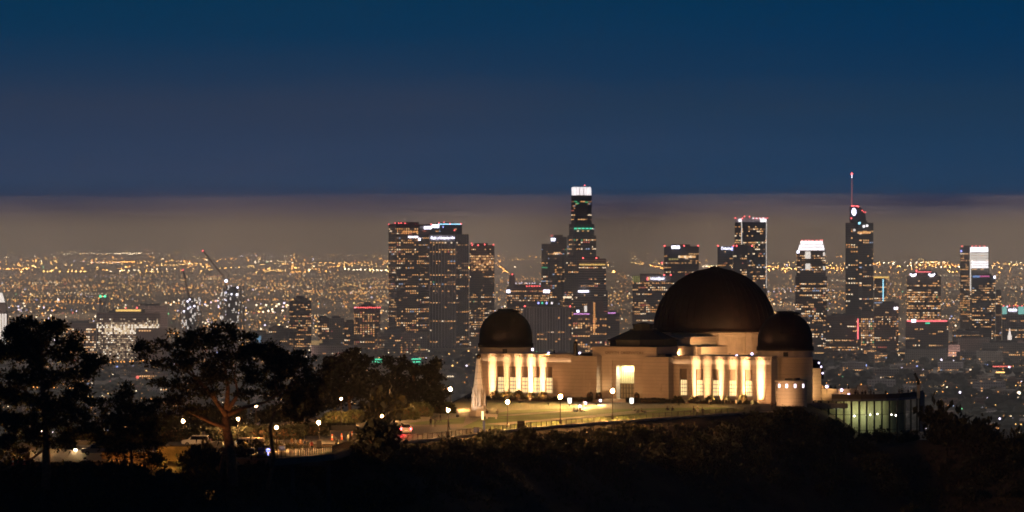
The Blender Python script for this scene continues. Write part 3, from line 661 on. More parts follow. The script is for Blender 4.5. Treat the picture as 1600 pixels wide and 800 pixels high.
# ------------------------------------------------------------------ fences along the edge
m_fence = mat('fence_metal', (.03, .024, .02), .5, .5)
def fence(pts, label, step=1.0, h=1.1, z=ZS, off=.3, dense=False):
    P = [Vector((q.x, q.y)) for q in pts]; fo = empty('railing', (P[0].x, P[0].y, z), 0, label, 'railing', 'metal railings along the edge')
    rail = MB(); pm = None; n = 0; bal = MB()
    for i in range(len(P)-1):
        p, q = P[i], P[i+1]; t = (q-p).normalized(); l = (q-p).length; nn = Vector((-t.y, t.x)); c = (p+q)/2-P[0]
        for zz in (h-.03, .12): rail.obox((c.x, c.y, zz), (t.x, t.y, 0), (nn.x, nn.y, 0), (0, 0, 1), l/2, .03, .035)
        k = 0.0
        while k < l:
            w = p+t*k-P[0]
            if n < 95:
                if pm is None: b_ = MB(); b_.box(-.05, .05, -.05, .05, -.2, h+.06); po = b_.build('post', m_fence, fo); pm = po.data
                else: po = bpy.data.objects.new('post', pm); COL.objects.link(po); po.parent = fo
                po.location = (w.x, w.y, 0); n += 1
            k += step
        k = 0.0
        while k < l:
            w = p+t*k-P[0]; bal.box(w.x-.012, w.x+.012, w.y-.012, w.y+.012, .12, h-.03); k += .25
    rail.build('rail', m_fence, fo)
    bo = bal.build('baluster', m_fence, fo); bo['kind'] = 'stuff'
    return fo
fence([gp(x, y-.4) for x, y in ((622, 692), (700, 684.5), (760, 677), (830, 669.5), (900, 664))], 'dark railing along the road edge in front of the obelisk', 2.2)
fence([gp(x, y-.4) for x, y in ((900, 664), (1000, 656.5), (1100, 650), (1188, 644))], 'dark railing along the lawn edge in front of the dome', 2.6)
# bridge deck of the approach road
DK = [(364, 716), (420, 716.5), (470, 714), (520, 708.5), (548, 700.5)]
dz = 166.0
D0 = gp(460, 712, dz); BR = empty('approach_bridge', D0, 0, 'concrete bridge deck on dark portal frames carrying the approach road', 'bridge')
DP = [gp(x, y, dz) for x, y in DK]
b = MB()
for i in range(len(DP)-1):
    p, q = DP[i].to_2d(), DP[i+1].to_2d(); t = (q-p).normalized(); nn = Vector((-t.y, t.x)); c = (p+q)/2+nn*9-D0.to_2d()
    b.obox((c.x, c.y, -.4), (t.x, t.y, 0), (nn.x, nn.y, 0), (0, 0, 1), (q-p).length/2+.3, 9, .42)
b.build('deck', m_pave, BR)
b = MB()
for i in range(len(DP)-1):
    p, q = DP[i].to_2d(), DP[i+1].to_2d(); t = (q-p).normalized(); nn = Vector((-t.y, t.x)); c = (p+q)/2-D0.to_2d()
    b.obox((c.x, c.y, -.55), (t.x, t.y, 0), (nn.x, nn.y, 0), (0, 0, 1), (q-p).length/2+.1, .2, .5)
b.build('edge_beam', m_pave, BR)
for px0, px1 in ((398, 402), (509, 516), (455, 458)):
    g = gp((px0+px1)/2, 715, dz)-D0; b = MB(); b.box(g.x-.3, g.x+.3, g.y+1.2, g.y+1.8, -9, -.8); b.box(g.x-4.2, g.x+.3, g.y+1.2, g.y+1.8, -1.4, -.8); b.build('pier', mat('stained_concrete', (.07, .065, .06), .9, var=.4, vscale=.4), BR)
fence([gp(x, y-.6, dz) for x, y in DK], 'dark railing on the bridge deck beside the people', 1.0, 1.2, dz)
fence([gp(x, y) for x, y in ((545, 697), (552, 690), (566, 686))], 'short bent railing where the bridge meets the road bend', .8)
# retaining walls on the left, with lamps behind the trees
m_ret = mat('ochre_wall', (.42, .30, .15), .85, var=.45, vscale=.9)
def wall(px0, px1, py0, py1, Y0, Y1, label, m=m_ret, th=.4, name='retaining_wall', cat='wall'):
    a, c = at(px0, py1, Y0), at(px1, py1, Y1); o = empty(name, a, 0, label, cat)
    t = (c-a).to_2d().normalized(); nn = Vector((-t.y, t.x)); l = (c-a).to_2d().length; h = wz(py0, (Y0+Y1)/2)-wz(py1, (Y0+Y1)/2); m_ = (c-a)/2
    b = MB(); b.obox((m_.x, m_.y, h/2-.3), (t.x, t.y, 0), (nn.x, nn.y, 0), (0, 0, 1), l/2, th/2, h/2+.3); b.build('wall_face', m, o)
    b = MB(); b.obox((m_.x, m_.y, h+.06), (t.x, t.y, 0), (nn.x, nn.y, 0), (0, 0, 1), l/2+.05, th/2+.08, .07); b.build('coping', m_pave, o)
    return o
wall(246, 299, 698, 728, 812, 813, 'ochre retaining wall lit bright yellow under the pine')
wall(299, 345, 696, 728, 813, 826, 'dull grey retaining wall in the shade of the pine trunk', mat('shade_concrete', (.035, .028, .024), .9, var=.4, vscale=.6))  # concrete darkened so that the shade is in its colour
wall(160, 238, 707, 731, 815, 812, 'low ochre wall lit deep orange behind the small dark pine')
for px, Y, up, en, c in ((254, 808, .9, 230, (1, .48, .08)), (270, 808, .9, 200, (1, .50, .09)), (172, 809, 1.0, 240, (1, .36, .06)), (200, 808, 1.0, 240, (1, .36, .06)), (226, 807, 1.0, 200, (1, .36, .06))):
    lamp('wall_fill', 'POINT', (wx(px, Y), Y, hill_z(wx(px, Y), Y)+up), en, c, None, .2)  # added unseen point lamps that light the walls and bank
for x, y, z, en, c in ((wx(120, 850), 850, 3.5, 700, (1, .60, .28)), (wx(40, 845), 845, 4.0, 900, (1, .48, .14)), (wx(80, 850), 850, 4.0, 300, (1, .48, .14)), (wx(395, 850), 846, 4.5, 1100, (1, .52, .18)), (wx(470, 858), 858, 5, 1300, (1, .50, .17)), (wx(530, 880), 880, 5, 700, (1, .50, .17))):
    lamp('yard_fill', 'POINT', (x, y, ZS+z), en, c, None, .25)  # added lamps without fixtures brighten the left road and trees
for px, py, Y, c, lb in ((118, 703, 846, (1, .85, .6), 'bright white yard lamp under the left pine'), (134, 703.5, 848, (1, .85, .55), 'paired white yard lamp by the small flat roofed hut'), (162, 703, 830, (1, .35, .25), 'pinkish orange lamp left of the small pine'),
                         (190, 699, 832, (1, .45, .3), 'small orange lamp above the low orange wall'), (67, 673, 842, (1, .6, .5), 'small lamp glowing beside the left pine trunk')):
    g = at(px, py, Y); o = empty('yard_lamp', (g.x, g.y, ZS-.2), 0, lb, 'lamp')
    b = MB(); b.tube([(0, 0, -.5), (0, 0, g.z-ZS)], .06, 6); b.build('post', m_post, o)
    b = MB(); b.ball((0, 0, g.z-ZS+.2), .26, 8, 6); b.build('globe', mat('yard_globe_%d' % px, (.8, .8, .8), .4, emit=c, strength=14, sample=True), o)
    lamp('yard_glow', 'POINT', (g.x, g.y-.6, g.z+.3), 420, (1, .46, .13) if px > 150 else (1, .58, .22), None, .25)
# small flat roofed hut
g = at(128, 716, 862); o = empty('service_hut', g, R(4), 'small flat roofed hut with pale fascia behind the left pine', 'hut')
b = MB(); b.box(-2.6, 3.4, 0, 3, -1, 2.2); b.build('wall', m_conc, o)
b = MB(); b.box(-3.1, 3.9, -.4, 3.3, 2.2, 2.85); b.build('roof', m_pave, o)
b = MB(); b.box(.3, 1.2, -.06, .0, -.6, 1.5); b.build('door', m_brz, o)
# low dark planters at the bend, barriers, bins, signs
for px0, px1, lb in ((481, 512, 'low dark box planter left of the road bend'), (515, 551, 'longer low dark box planter at the road bend')):
    a, c = gp(px0, 672), gp(px1, 673); o = empty('planter', (a+c)/2, 0, lb, 'planter'); l = (c-a).length/2
    b = MB(); b.box(-l, l, -.6, .6, 0, .95); b.build('box', m_blk, o)
    b = MB()
    for k in range(160): b.octa((rnd.uniform(-l, l), rnd.uniform(-.6, .6), rnd.uniform(.9, 1.35)), rnd.uniform(.08, .16))
    b.build('foliage', mat('dark_leaf', (.02, .026, .01), .7), o)
m_orange = mat('cone_orange', (.7, .12, .05), .6); m_white = mat('white_paint', (.75, .72, .68), .6)
for px, py, lb in ((519, 688, 'red and white delineator post left of its row on the deck'), (534, 687, 'red and white delineator post in the middle of the bend'), (550, 684, 'red and white delineator post near the dark bush'), (566, 682, 'red and white delineator post closest to the road car'),
                   (20, 727, 'orange delineator post leftmost under the left pine'), (28, 724, 'orange delineator post second under the left pine'), (38, 726, 'orange delineator post beside the people under the left pine')):
    g = gp(px, py); o = empty('delineator', g, 0, lb, 'road post', 'red and white delineator posts')
    b = MB(); b.lathe([(.3, 0), (.3, .06), (.14, .08), (.1, 1.05), (.02, 1.08)], n=10); b.build('post', m_orange, o)
    b = MB(); b.lathe([(.135, .45), (.125, .72), (.1, .725)], n=10); b.build('band', m_white, o)
m_blue = mat('blue_plastic', (.03, .05, .16), .5)
for px, py, w, h, m, lb in ((814, 670.5, 1.3, 1.4, m_blk, 'black sign board at the fence right of the obelisk lamp'), (744.5, 677, .95, 1.0, m_blue, 'small blue sign board on the fence below the obelisk'), (756, 678.5, .4, 2.3, m_blue, 'tall narrow blue banner post at the fence below the obelisk'),
                           (393, 711, .9, 1.0, m_blk, 'dark waste bin beside the parked van'), (408.5, 711, 1.0, 1.1, m_blue, 'blue waste bin right of the parked van'), (441, 705, .9, .9, m_blue, 'pale blue bin right of the bent pine trunk'), (499, 702, .8, 1.4, m_blk, 'dark bin at the foot of the lamp on the deck')):
    g = gp(px, py); tall = h > 2; o = empty('sign_board' if 'sign' in lb else 'banner_post' if tall else 'waste_bin', g, 0, lb, 'sign' if 'sign' in lb else 'banner' if tall else 'bin')
    b = MB(); b.box(-w/2, w/2, -.12 if 'bin' not in lb else -.4, .12 if 'bin' not in lb else .4, .12, h); b.build('board' if 'bin' not in lb else 'bin_body', m, o)
    b = MB(); b.box(-w/2-.05, w/2+.05, -.16 if 'bin' not in lb else -.45, .16 if 'bin' not in lb else .45, h, h+.08); b.box(-w*.4, -w*.4+.08, -.05, .05, 0, .12); b.box(w*.4-.08, w*.4, -.05, .05, 0, .12); b.build('rim', m_post, o)
g = gp(768, 655); o = empty('bench', g, R(-15), 'pale stone bench right of the obelisk monument', 'bench')
b = MB(); b.box(-1.1, 1.1, -.3, .3, .42, .52); b.build('seat', m_mon, o)
b = MB(); b.box(-1.1, 1.1, .24, .34, .52, .95); b.build('backrest', m_mon, o)
for k in (-.9, .9): b = MB(); b.box(k-.1, k+.1, -.28, .28, 0, .42); b.build('leg', m_mon, o)
q = gp(405, 708); b = MB(); b.ball((0, 0, .9), .3, 8, 6); b.tube([(0, 0, 0), (0, 0, .7)], .08, 6); f = b.build('marker_light', mat('blue_light', (.1, .1, .6), .4, emit=(.2, .25, 1), strength=4)); f.location = gp(419, 712.5); tag(f, 'glowing blue marker light on the deck beside the bent trunk', 'marker light')

# ------------------------------------------------------------------ vehicles
m_rub = mat('rubber', (.015, .015, .015), .8); m_carg = mat('car_glass', (.01, .01, .012), .1)
m_tail = mat('tail_light', (.5, .02, .02), .3, emit=(1, .06, .07), strength=16, sample=True); m_hub = mat('wheel_rim', (.3, .3, .3), .3, .8)
def car(loc, rz, label, cat, paint, prof, glass, w=1.8, lights=False, name='parked_car', wheels=(.85, 3.7)):
    """profile in (along, up), nose at +; the body is lofted so that the cabin leans in"""
    o = empty(name, loc, rz, label, cat); b = MB(); Lc = max(p[0] for p in prof); hm = max(p[1] for p in prof)
    def half(z): return w/2-(.0 if z < .95 else (z-.95)/(hm-.95+.001)*.22)
    n = len(prof); P = [Vector((-half(z), y-Lc/2, z)) for y, z in prof]; Q = [Vector((half(z), y-Lc/2, z)) for y, z in prof]
    b.face(list(reversed(Q))); b.face(P)
    for i in range(n): j = (i+1) % n; b.face([P[i], Q[i], Q[j], P[j]])
    me = b.build('body', paint, o); bm = bmesh.new(); bm.from_mesh(me.data); bmesh.ops.remove_doubles(bm, verts=bm.verts, dist=.001); bmesh.ops.recalc_face_normals(bm, faces=bm.faces)
    bmesh.ops.bevel(bm, geom=bm.edges[:], offset=.06, segments=2, profile=.5, affect='EDGES'); bm.to_mesh(me.data); bm.free()
    for kind, y0, y1, z0, z1 in glass:
        b = MB()
        if kind == 'side':
            for s in (-1, 1):
                b = MB(); b.face([(s*(half(z0)+.012), y0-Lc/2, z0), (s*(half(z0)+.012), y1-Lc/2, z0), (s*(half(z1)+.012), y1-Lc/2-.15, z1), (s*(half(z1)+.012), y0-Lc/2+.1, z1)]); b.build('window', m_carg, o)
            continue
        else: b.face([(-half(z0)+.12, y0-Lc/2, z0), (half(z0)-.12, y0-Lc/2, z0), (half(z1)-.12, y1-Lc/2, z1), (-half(z1)+.12, y1-Lc/2, z1)])
        b.build('window', m_carg, o)
    for s in (-1, 1):
        for y in wheels:
            b = MB(); b.tube([(s*(w/2-.2), y-Lc/2, .34), (s*(w/2+.01), y-Lc/2, .34)], .34, 16); wh = b.build('wheel', m_rub, o)
            b = MB(); b.tube([(s*(w/2), y-Lc/2, .34), (s*(w/2+.025), y-Lc/2, .34)], .2, 10); b.build('rim', m_hub, wh)
        b = MB(); b.obox((s*(w/2-.14), -Lc/2-.01, .98), (1, 0, 0), (0, 1, 0), (0, 0, 1), .14, .05, .24); b.build('tail_light', m_tail if lights else mat('red_plastic', (.3, .02, .02), .3), o)
        b = MB(); b.obox((s*(w/2-.25), Lc/2+.0, .75), (1, 0, 0), (0, 1, 0), (0, 0, 1), .2, .04, .1); b.build('headlight', m_hub, o)
    b = MB(); b.box(-.26, .26, -Lc/2-.035, -Lc/2+.02, .62, .76); b.build('number_plate', m_white, o)
    return o
SUV = [(0, .35), (0, 1.0), (.12, 1.2), (.4, 1.78), (2.9, 1.78), (3.6, 1.12), (4.5, 1.0), (4.65, .75), (4.65, .35)]
SG = [('side', .45, 3.2, 1.08, 1.66), ('rear', .10, .37, 1.2, 1.72), ('front', 3.62, 2.98, 1.16, 1.72)]
VAN = [(0, .35), (0, 2.1), (.15, 2.25), (3.9, 2.25), (4.6, 1.3), (5.3, 1.1), (5.4, .8), (5.4, .35)]
VG = [('side', 3.3, 4.4, 1.25, 2.05), ('side', 1.2, 2.4, 1.35, 2.0), ('front', 4.66, 3.98, 1.32, 2.15), ('rear', -.07, -.07, 1.3, 2.05)]
m_silver = mat('grey_paint', (.30, .27, .26), .35, .3); m_beige = mat('beige_paint', (.55, .48, .40), .4)
g = gp(632, 678); car(g, R(8), 'grey car with glowing red tail lights driving away on the road', 'car', m_silver, SUV, SG, 1.95, True)
lamp('tail_glow', 'SPOT', g+Vector((0, -2.9, 1.0)), 900, (1, .03, .05), None, .3, R(120), g+Vector((0, -7, 0)))
car(gp(386, 706), R(96), 'beige van parked side on behind the bridge railing', 'van', m_beige, VAN, VG, 2.0, False, 'parked_van')
car(gp(307, 697), R(82), 'white roofed car parked above the grey retaining wall', 'car', m_white, SUV, SG, 1.85)
car(gp(583, 679), R(60), 'dark car half hidden by the bush at the road edge', 'car', mat('dark_paint', (.03, .03, .035), .3), SUV, SG, 1.85)
car(gp(150, 711), R(95), 'dim parked car between the left pine and the hut lamps', 'car', m_silver, SUV, SG, 1.8)
# ------------------------------------------------------------------ people
def person_mesh(pose, seed):
    """one continuous skinned figure; material slots: 0 skin and hair, 1 top, 2 trousers"""
    rr = random.Random(seed); V = []; E = []; Rd = []
    def a(p, r, par=None):
        V.append(p); Rd.append(r)
        if par is not None: E.append((par, len(V)-1))
        return len(V)-1
    if pose == 'sit':
        pel = a((0, 0, .14), .15); ch = a((0, .10, .42), .17, pel); nk = a((0, .10, .60), .07, ch); hd = a((0, .08, .74), .105, nk); a((0, .07, .83), .09, hd)
        for s in (-1, 1):
            hp = a((s*.1, -.05, .13), .10, pel); kn = a((s*.14, -.45, .34), .075, hp); ft = a((s*.14, -.72, .07), .05, kn); a((s*.14, -.85, .05), .04, ft)
            sh = a((s*.19, .10, .52), .075, ch); el = a((s*.27, .16, .28), .05, sh); a((s*.26, .30, .06), .035, el)
    else:
        st = .18 if pose == 'walk' else .0
        pel = a((0, 0, .93), .14); ch = a((0, .0, 1.22), .165, pel); c2 = a((0, 0, 1.38), .15, ch); nk = a((0, 0, 1.50), .06, c2); hd = a((0, -.01, 1.62), .1, nk); a((0, 0, 1.71), .085, hd)
        for s in (-1, 1):
            hp = a((s*.1, 0, .86), .10, pel); kn = a((s*.11, -st*s*.5-.02, .48), .072, hp); ft = a((s*.12, -st*s, .09), .05, kn); a((s*.13, -st*s-.13, .05), .04, ft)
            sh = a((s*.20, 0, 1.40), .07, c2)
            if pose == 'rail': el = a((s*.26, -.10, 1.16), .05, sh); a((s*.2, -.33, 1.08), .035, el)
            else: el = a((s*.26, st*s*.4+.02, 1.13), .05, sh); a((s*.26, st*s*.7-.05, .87), .035, el)
    me = bpy.data.meshes.new('person'); me.from_pydata(V, E, []); o = bpy.data.objects.new('person', me); COL.objects.link(o)
    sk = o.modifiers.new('skin', 'SKIN')
    for i, r in enumerate(Rd): me.skin_vertices[0].data[i].radius = (r, r*.8)
    me.skin_vertices[0].data[0].use_root = True
    o.modifiers.new('sub', 'SUBSURF').levels = 1
    out = bpy.data.meshes.new_from_object(o.evaluated_get(bpy.context.evaluated_depsgraph_get())); bpy.data.objects.remove(o); bpy.data.meshes.remove(me)
    out.name = 'person'; sit = pose == 'sit'; hz, wzz = (.63, .22) if sit else (1.53, .92)
    idx = []
    for p in out.polygons:
        c = p.center
        if c.z > hz or (not sit and abs(c.x) > .2 and c.z < .98 and c.z > .7): idx.append(0)
        elif (c.z > wzz and (not sit or c.y > -.12)): idx.append(1)
        else: idx.append(2)
    out.polygons.foreach_set('use_smooth', [True]*len(idx)); out['idx'] = idx
    return out, idx
PM = {k: person_mesh(k, i) for i, k in enumerate(('stand', 'walk', 'rail', 'sit'))}
m_skin = mat('skin', (.30, .17, .11), .6); m_hair = mat('hair', (.02, .013, .01), .6)
def cloth(c): return mat('cloth_%02d%02d%02d' % tuple(int(k*99) for k in c), c, .85)
def person(loc, rz, pose, top, legs, label, group=None, scale=1.0):
    me, idx = PM[pose]; me = me.copy(); me.materials.clear()
    for m in (m_skin, cloth(top), cloth(legs)): me.materials.append(m)
    me.polygons.foreach_set('material_index', idx)
    o = bpy.data.objects.new('person', me); COL.objects.link(o); o.location = loc; o.rotation_euler = (0, 0, rz); o.scale = (scale,)*3
    tag(o, label, 'person', group)
    hz = .745 if pose == 'sit' else 1.625; hy = .08 if pose == 'sit' else -.005
    b = MB(); b.ball((0, hy+.03, hz+.06), .118, 10, 6, sq=(.95, 1, .85)); b.build('hair', m_hair, o, True)
    return o
DK_, GR, NV, RD, WT, BR_ = (.02, .02, .022), (.12, .11, .10), (.02, .03, .07), (.45, .03, .025), (.5, .47, .42), (.14, .07, .03)
for px, py, z, rz, pose, tp, lg, lb in (
    (487, 706, 166, 20, 'stand', RD, DK_, 'person in a red jacket standing on the bridge deck'), (480, 705, 166, -30, 'stand', DK_, DK_, 'person in dark clothes just left of the red jacket'), (476, 704, 166, 60, 'stand', NV, DK_, 'person in navy at the left end of the deck group'),
    (470, 703.5, 166, 10, 'stand', BR_, DK_, 'person in a brown coat leaving the deck group on the left'), (456, 701, 166, 160, 'walk', BR_, GR, 'person in brown walking toward the parked van'), (462, 702, 166, 120, 'walk', GR, DK_, 'person in grey walking behind the bent pine'),
    (525, 702, ZS, 200, 'walk', GR, DK_, 'person in grey bending round the railing corner'), (545, 694, ZS, 180, 'stand', WT, GR, 'person in white by the short bent railing'),
    (616, 679, ZS, 30, 'stand', DK_, DK_, 'tall dark figure standing left of the grey car'), (619, 683, ZS, 100, 'stand', DK_, NV, 'second dark figure left of the grey car, close to the railing'),
    (673, 668, ZS, 170, 'stand', DK_, DK_, 'dark figure on the verge, left one of two'), (680, 668, ZS, 190, 'stand', DK_, DK_, 'dark figure on the verge, right one of two'), (688, 661, ZS, 90, 'walk', DK_, GR, 'dark figure walking up the verge behind the pair'),
    (701, 672, ZS, 90, 'walk', NV, DK_, 'person in navy walking behind the fence lamp'), (761, 654, ZS, 40, 'stand', DK_, DK_, 'dark figure standing between the obelisk and the bench'), (777, 654, ZS, 200, 'stand', GR, DK_, 'person in grey right of the stone bench'),
    (1060.5, 635, ZS, 10, 'stand', DK_, DK_, 'dark figure standing against the first lit beam of the right wing'), (1084, 649.5, ZS, 60, 'stand', DK_, DK_, 'dark figure at the lawn fence, left of the pair under the dome'), (1090, 651.5, ZS, -20, 'stand', WT, DK_, 'person in a pale top at the lawn fence under the dome'),
    (1098, 651, ZS, 160, 'stand', DK_, DK_, 'dark figure at the lawn fence, right of the pale top'), (1206, 641, ZS, 0, 'stand', BR_, DK_, 'person in brown at the foot of the bastion wall'), (1212, 642, ZS, 80, 'stand', DK_, DK_, 'dark figure at the foot of the bastion wall'),
    (845, 628, ZS, 10, 'stand', WT, GR, 'person in white between the two strong beams of the left wing'), (853, 629, ZS, -10, 'stand', WT, GR, 'second person in white near the strong beam of the left wing'),
    (31, 724, ZS, 0, 'stand', NV, DK_, 'person in navy under the left pine'), (44, 725, ZS, 90, 'walk', BR_, DK_, 'person in brown walking under the left pine')):
    person(gp(px, py, z)+Vector((0, 0, .06)), R(rz), pose, tp, lg, lb)
for px, py, tp, rz, lb in ((897, 644, WT, 20, 'person in white seated on the grass by the violet lamp'), (902, 644.5, BR_, -40, 'person in brown seated on the grass in the lamp group'), (908, 644, (.35, .12, .03), 70, 'person in orange seated on the grass right of the lamp group'),
                           (991, 643, WT, 30, 'person in a pale top seated on the lawn before the right pavilion'), (997, 646, DK_, -20, 'person in black seated on the lawn before the right pavilion'), (1003, 645, BR_, 50, 'person in brown seated on the lawn in the middle group'), (1008, 647.5, DK_, 10, 'person in dark clothes lying low at the right of the lawn group'),
                           (1043, 642, DK_, 20, 'left one of two dark figures seated under the lit wing'), (1051, 642.5, DK_, -10, 'right one of two dark figures seated under the lit wing')):
    person(gp(px, py)+Vector((0, 0, .04)), R(rz), 'sit', tp, (.03, .03, .04), lb)
# along the terrace rail
for k, px in enumerate((1337, 1341, 1348, 1353, 1361, 1366, 1385, 1406, 1410, 1420, 1429)):
    p = along(px); person((p.x, p.y+1.0+rnd.uniform(0, 1.2), zt), R(rnd.uniform(-60, 60)), ('rail', 'stand', 'walk')[k % 3], (DK_, GR, DK_)[k % 3], DK_, 'dark figure of a visitor standing at the curved terrace rail', 'visitors along the terrace rail', rnd.uniform(.95, 1.08))
for k, px in enumerate((1298, 1305, 1326, 1344)):
    p = at(px, 610, 1103); person((p.x, p.y, wz(612, 1103)-.4), R(rnd.uniform(-60, 60)), 'stand', DK_, DK_, 'dark figure of a visitor above the orange lit terrace wall', 'visitors on the upper terrace')
b = MB(); b.obox((wx(1315, 1104)-t0.x, 1104-t0.y, wz(612, 1103)-.6-t0.z), (1, 0, 0), (0, 1, 0), (0, 0, 1), 4.6, 2.8, .2); b.build('upper_deck', m_conc, TE)

# ------------------------------------------------------------------ trees, hedges and bushes
m_leafs = [mat('pine_needles', (.075, .06, .022), .75, var=.5, vscale=1.5), mat('needle_dark', (.028, .032, .013), .75, var=.5, vscale=1.5)]
def thin_leaf(m, k=.45):
    """let lamp light show through the leaves"""
    n = m.node_tree.nodes; l = m.node_tree.links; b = n['Principled BSDF']; out = n['Material Output']; src = b.inputs['Base Color'].links[0].from_socket
    hv = n.new('ShaderNodeHueSaturation'); hv.inputs['Value'].default_value = 1.5; l.new(src, hv.inputs['Color'])
    t = n.new('ShaderNodeBsdfTranslucent'); l.new(hv.outputs[0], t.inputs[0]); x = n.new('ShaderNodeMixShader'); x.inputs[0].default_value = k
    l.new(b.outputs[0], x.inputs[1]); l.new(t.outputs[0], x.inputs[2]); l.new(x.outputs[0], out.inputs['Surface'])
for m in m_leafs: thin_leaf(m)
m_bark = mat('bark', (.15, .085, .045), .95, var=.5, vscale=2.5, bump=.8)
m_green = [mat('leaf_green', (.024, .028, .010), .7, var=.5, vscale=1.2), mat('leaf_dark', (.016, .019, .007), .7, var=.5, vscale=1.2)]
m_dark = [mat('tree_leaf_dark', (.008, .010, .004), .8, var=.5, vscale=1.2), mat('tree_leaf', (.012, .013, .006), .8, var=.5, vscale=1.2)]
def leaves(b, c, rx, ry, rz, n, size, rr, nm=2, thin=.38):
    for _ in range(n):
        while True:
            u = Vector((rr.uniform(-1, 1), rr.uniform(-1, 1), rr.uniform(-1, 1)))
            if u.length < 1: break
        q = rr.random(); u = u*(.55+.45*rr.random()) if u.length > .3 else u
        if q < .16: u = u.normalized()*rr.uniform(.9, 1.75)
        p = Vector((c[0]+u.x*rx, c[1]+u.y*ry, c[2]+u.z*rz))
        d = (Vector((rr.gauss(0, 1), rr.gauss(0, 1), rr.gauss(.35, .8)))+u*1.2).normalized(); k = d.orthogonal().normalized()
        k = (k*math.cos(rr.random()*6.3)+d.cross(k)*math.sin(rr.random()*6.3)); s = size*rr.uniform(.5, 1.6); w = s*thin
        b.face([p-k*w*.5, p+d*s*.5-k*w, p+d*s, p+d*s*.5+k*w], rr.randrange(nm))
def crown(b, ells, Y, depth, rr, per, size, clump=1.3, dens=70, thin=.38):
    """foliage: many small uneven sprays spread through ellipsoids given in picture columns and rows at the tree's distance"""
    k = Y/F
    for cx, cyy, rx, ry in ells:
        X, Z, ax, az = wx(cx, Y), wz(cyy, Y), rx*k, ry*k; ay = min(depth, max(ax, az)*.9)
        n = max(5, int(per*ax*az*8))
        for _ in range(n):
            while True:
                u = Vector((rr.uniform(-1, 1), rr.uniform(-1, 1), rr.uniform(-1, 1)))
                if u.length < 1: break
            if rr.random() < .2: u = u.normalized()*rr.uniform(1, 1.3)
            cr = clump*rr.choice((.45, .6, .8, 1.0, 1.45))
            leaves(b, (X+u.x*ax, Y+u.y*ay, Z+u.z*az), cr*rr.uniform(.8, 1.4), cr, cr*rr.uniform(.5, .95), int(dens*cr*cr*1.3)+14, size, rr, 2, thin)
def limbs(b, paths, Y, r0, rr, spread=.6):
    k = Y/F
    for path, ra, rb in paths:
        n = len(path); dy = 0; pts = []
        for i, (px, py) in enumerate(path):
            if i: dy += rr.uniform(-1, 1)*spread
            pts.append((wx(px, Y), Y+dy, wz(py, Y)))
        b.tube(pts, [ra+(rb-ra)*i/(n-1) for i in range(n)], 8)
def tree(name, label, cat, Y, base, trunk, ells, depth, mats, seed, per=1.0, size=.5, clump=1.3, dens=70, group=None):
    rr = random.Random(seed); o = empty(name, (wx(base[0], Y), Y, wz(base[1], Y)), 0, label, cat, group)
    M = o.matrix_basis.to_translation()
    b = MB(); limbs(b, trunk, Y, 0, rr); b.v = [(x-M.x, y-M.y, z-M.z) for x, y, z in b.v]; b.build('trunk', m_bark, o, True)
    b = MB(); crown(b, ells, Y, depth, rr, per, size, clump, dens, .2 if name == 'pine_tree' else .4); b.v = [(x-M.x, y-M.y, z-M.z) for x, y, z in b.v]; b.build('crown', mats, o)
    return o
# the tall pine at the left edge
tree('pine_tree', 'tall dark pine at the left edge with a wide ragged crown', 'tree', 792, (72, 765),
     [([(70, 775), (73, 740), (72, 690), (70, 640), (66, 590), (64, 545), (62, 510)], .75, .18), ([(70, 640), (40, 610), (10, 592)], .25, .08), ([(68, 610), (95, 590), (128, 566), (150, 560)], .25, .07), ([(72, 660), (105, 630), (140, 612)], .22, .07),
      ([(72, 690), (40, 668), (0, 655)], .22, .08), ([(66, 580), (40, 555), (20, 530)], .2, .06), ([(65, 560), (90, 535), (110, 520)], .2, .06), ([(72, 700), (50, 716), (0, 736)], .2, .1)],
     [(48, 508, 24, 13), (82, 512, 26, 12), (20, 524, 22, 14), (60, 528, 48, 14), (108, 535, 22, 12), (12, 552, 28, 16), (60, 556, 46, 16), (112, 552, 24, 14), (148, 565, 20, 12), (130, 580, 26, 10), (30, 590, 34, 16), (85, 592, 36, 15), (10, 620, 26, 15), (55, 630, 40, 14), (115, 612, 30, 11), (140, 625, 18, 10), (20, 655, 30, 14), (75, 660, 34, 14), (118, 648, 24, 11), (-25, 560, 30, 40), (-25, 640, 30, 40), (15, 690, 25, 10), (60, 690, 22, 9), (100, 690, 24, 10), (-20, 700, 30, 16), (130, 668, 20, 12), (35, 672, 30, 12), (95, 634, 26, 12), (30, 706, 16, 7)],
     4.5, m_leafs, 3, .85, .5, .72, 90)
# small conical pine
tree('pine_tree', 'smaller dense conical pine in front of the orange lit wall', 'tree', 798, (205, 738),
     [([(206, 745), (205, 715), (204, 670), (202, 630), (200, 605)], .28, .06), ([(196, 735), (194, 705), (190, 672)], .22, .08), ([(228, 738), (226, 715), (222, 690)], .2, .08)],
     [(198, 612, 13, 14), (190, 632, 24, 14), (216, 640, 20, 16), (176, 655, 28, 16), (222, 662, 28, 16), (196, 664, 30, 18), (168, 682, 26, 13), (210, 690, 38, 14), (242, 690, 18, 12), (150, 672, 14, 11), (238, 712, 20, 10), (196, 712, 14, 7), (180, 702, 22, 9), (246, 668, 14, 12), (230, 640, 14, 12), (160, 688, 18, 12)],
     3.2, m_leafs, 5, .8, .5, .6, 90)
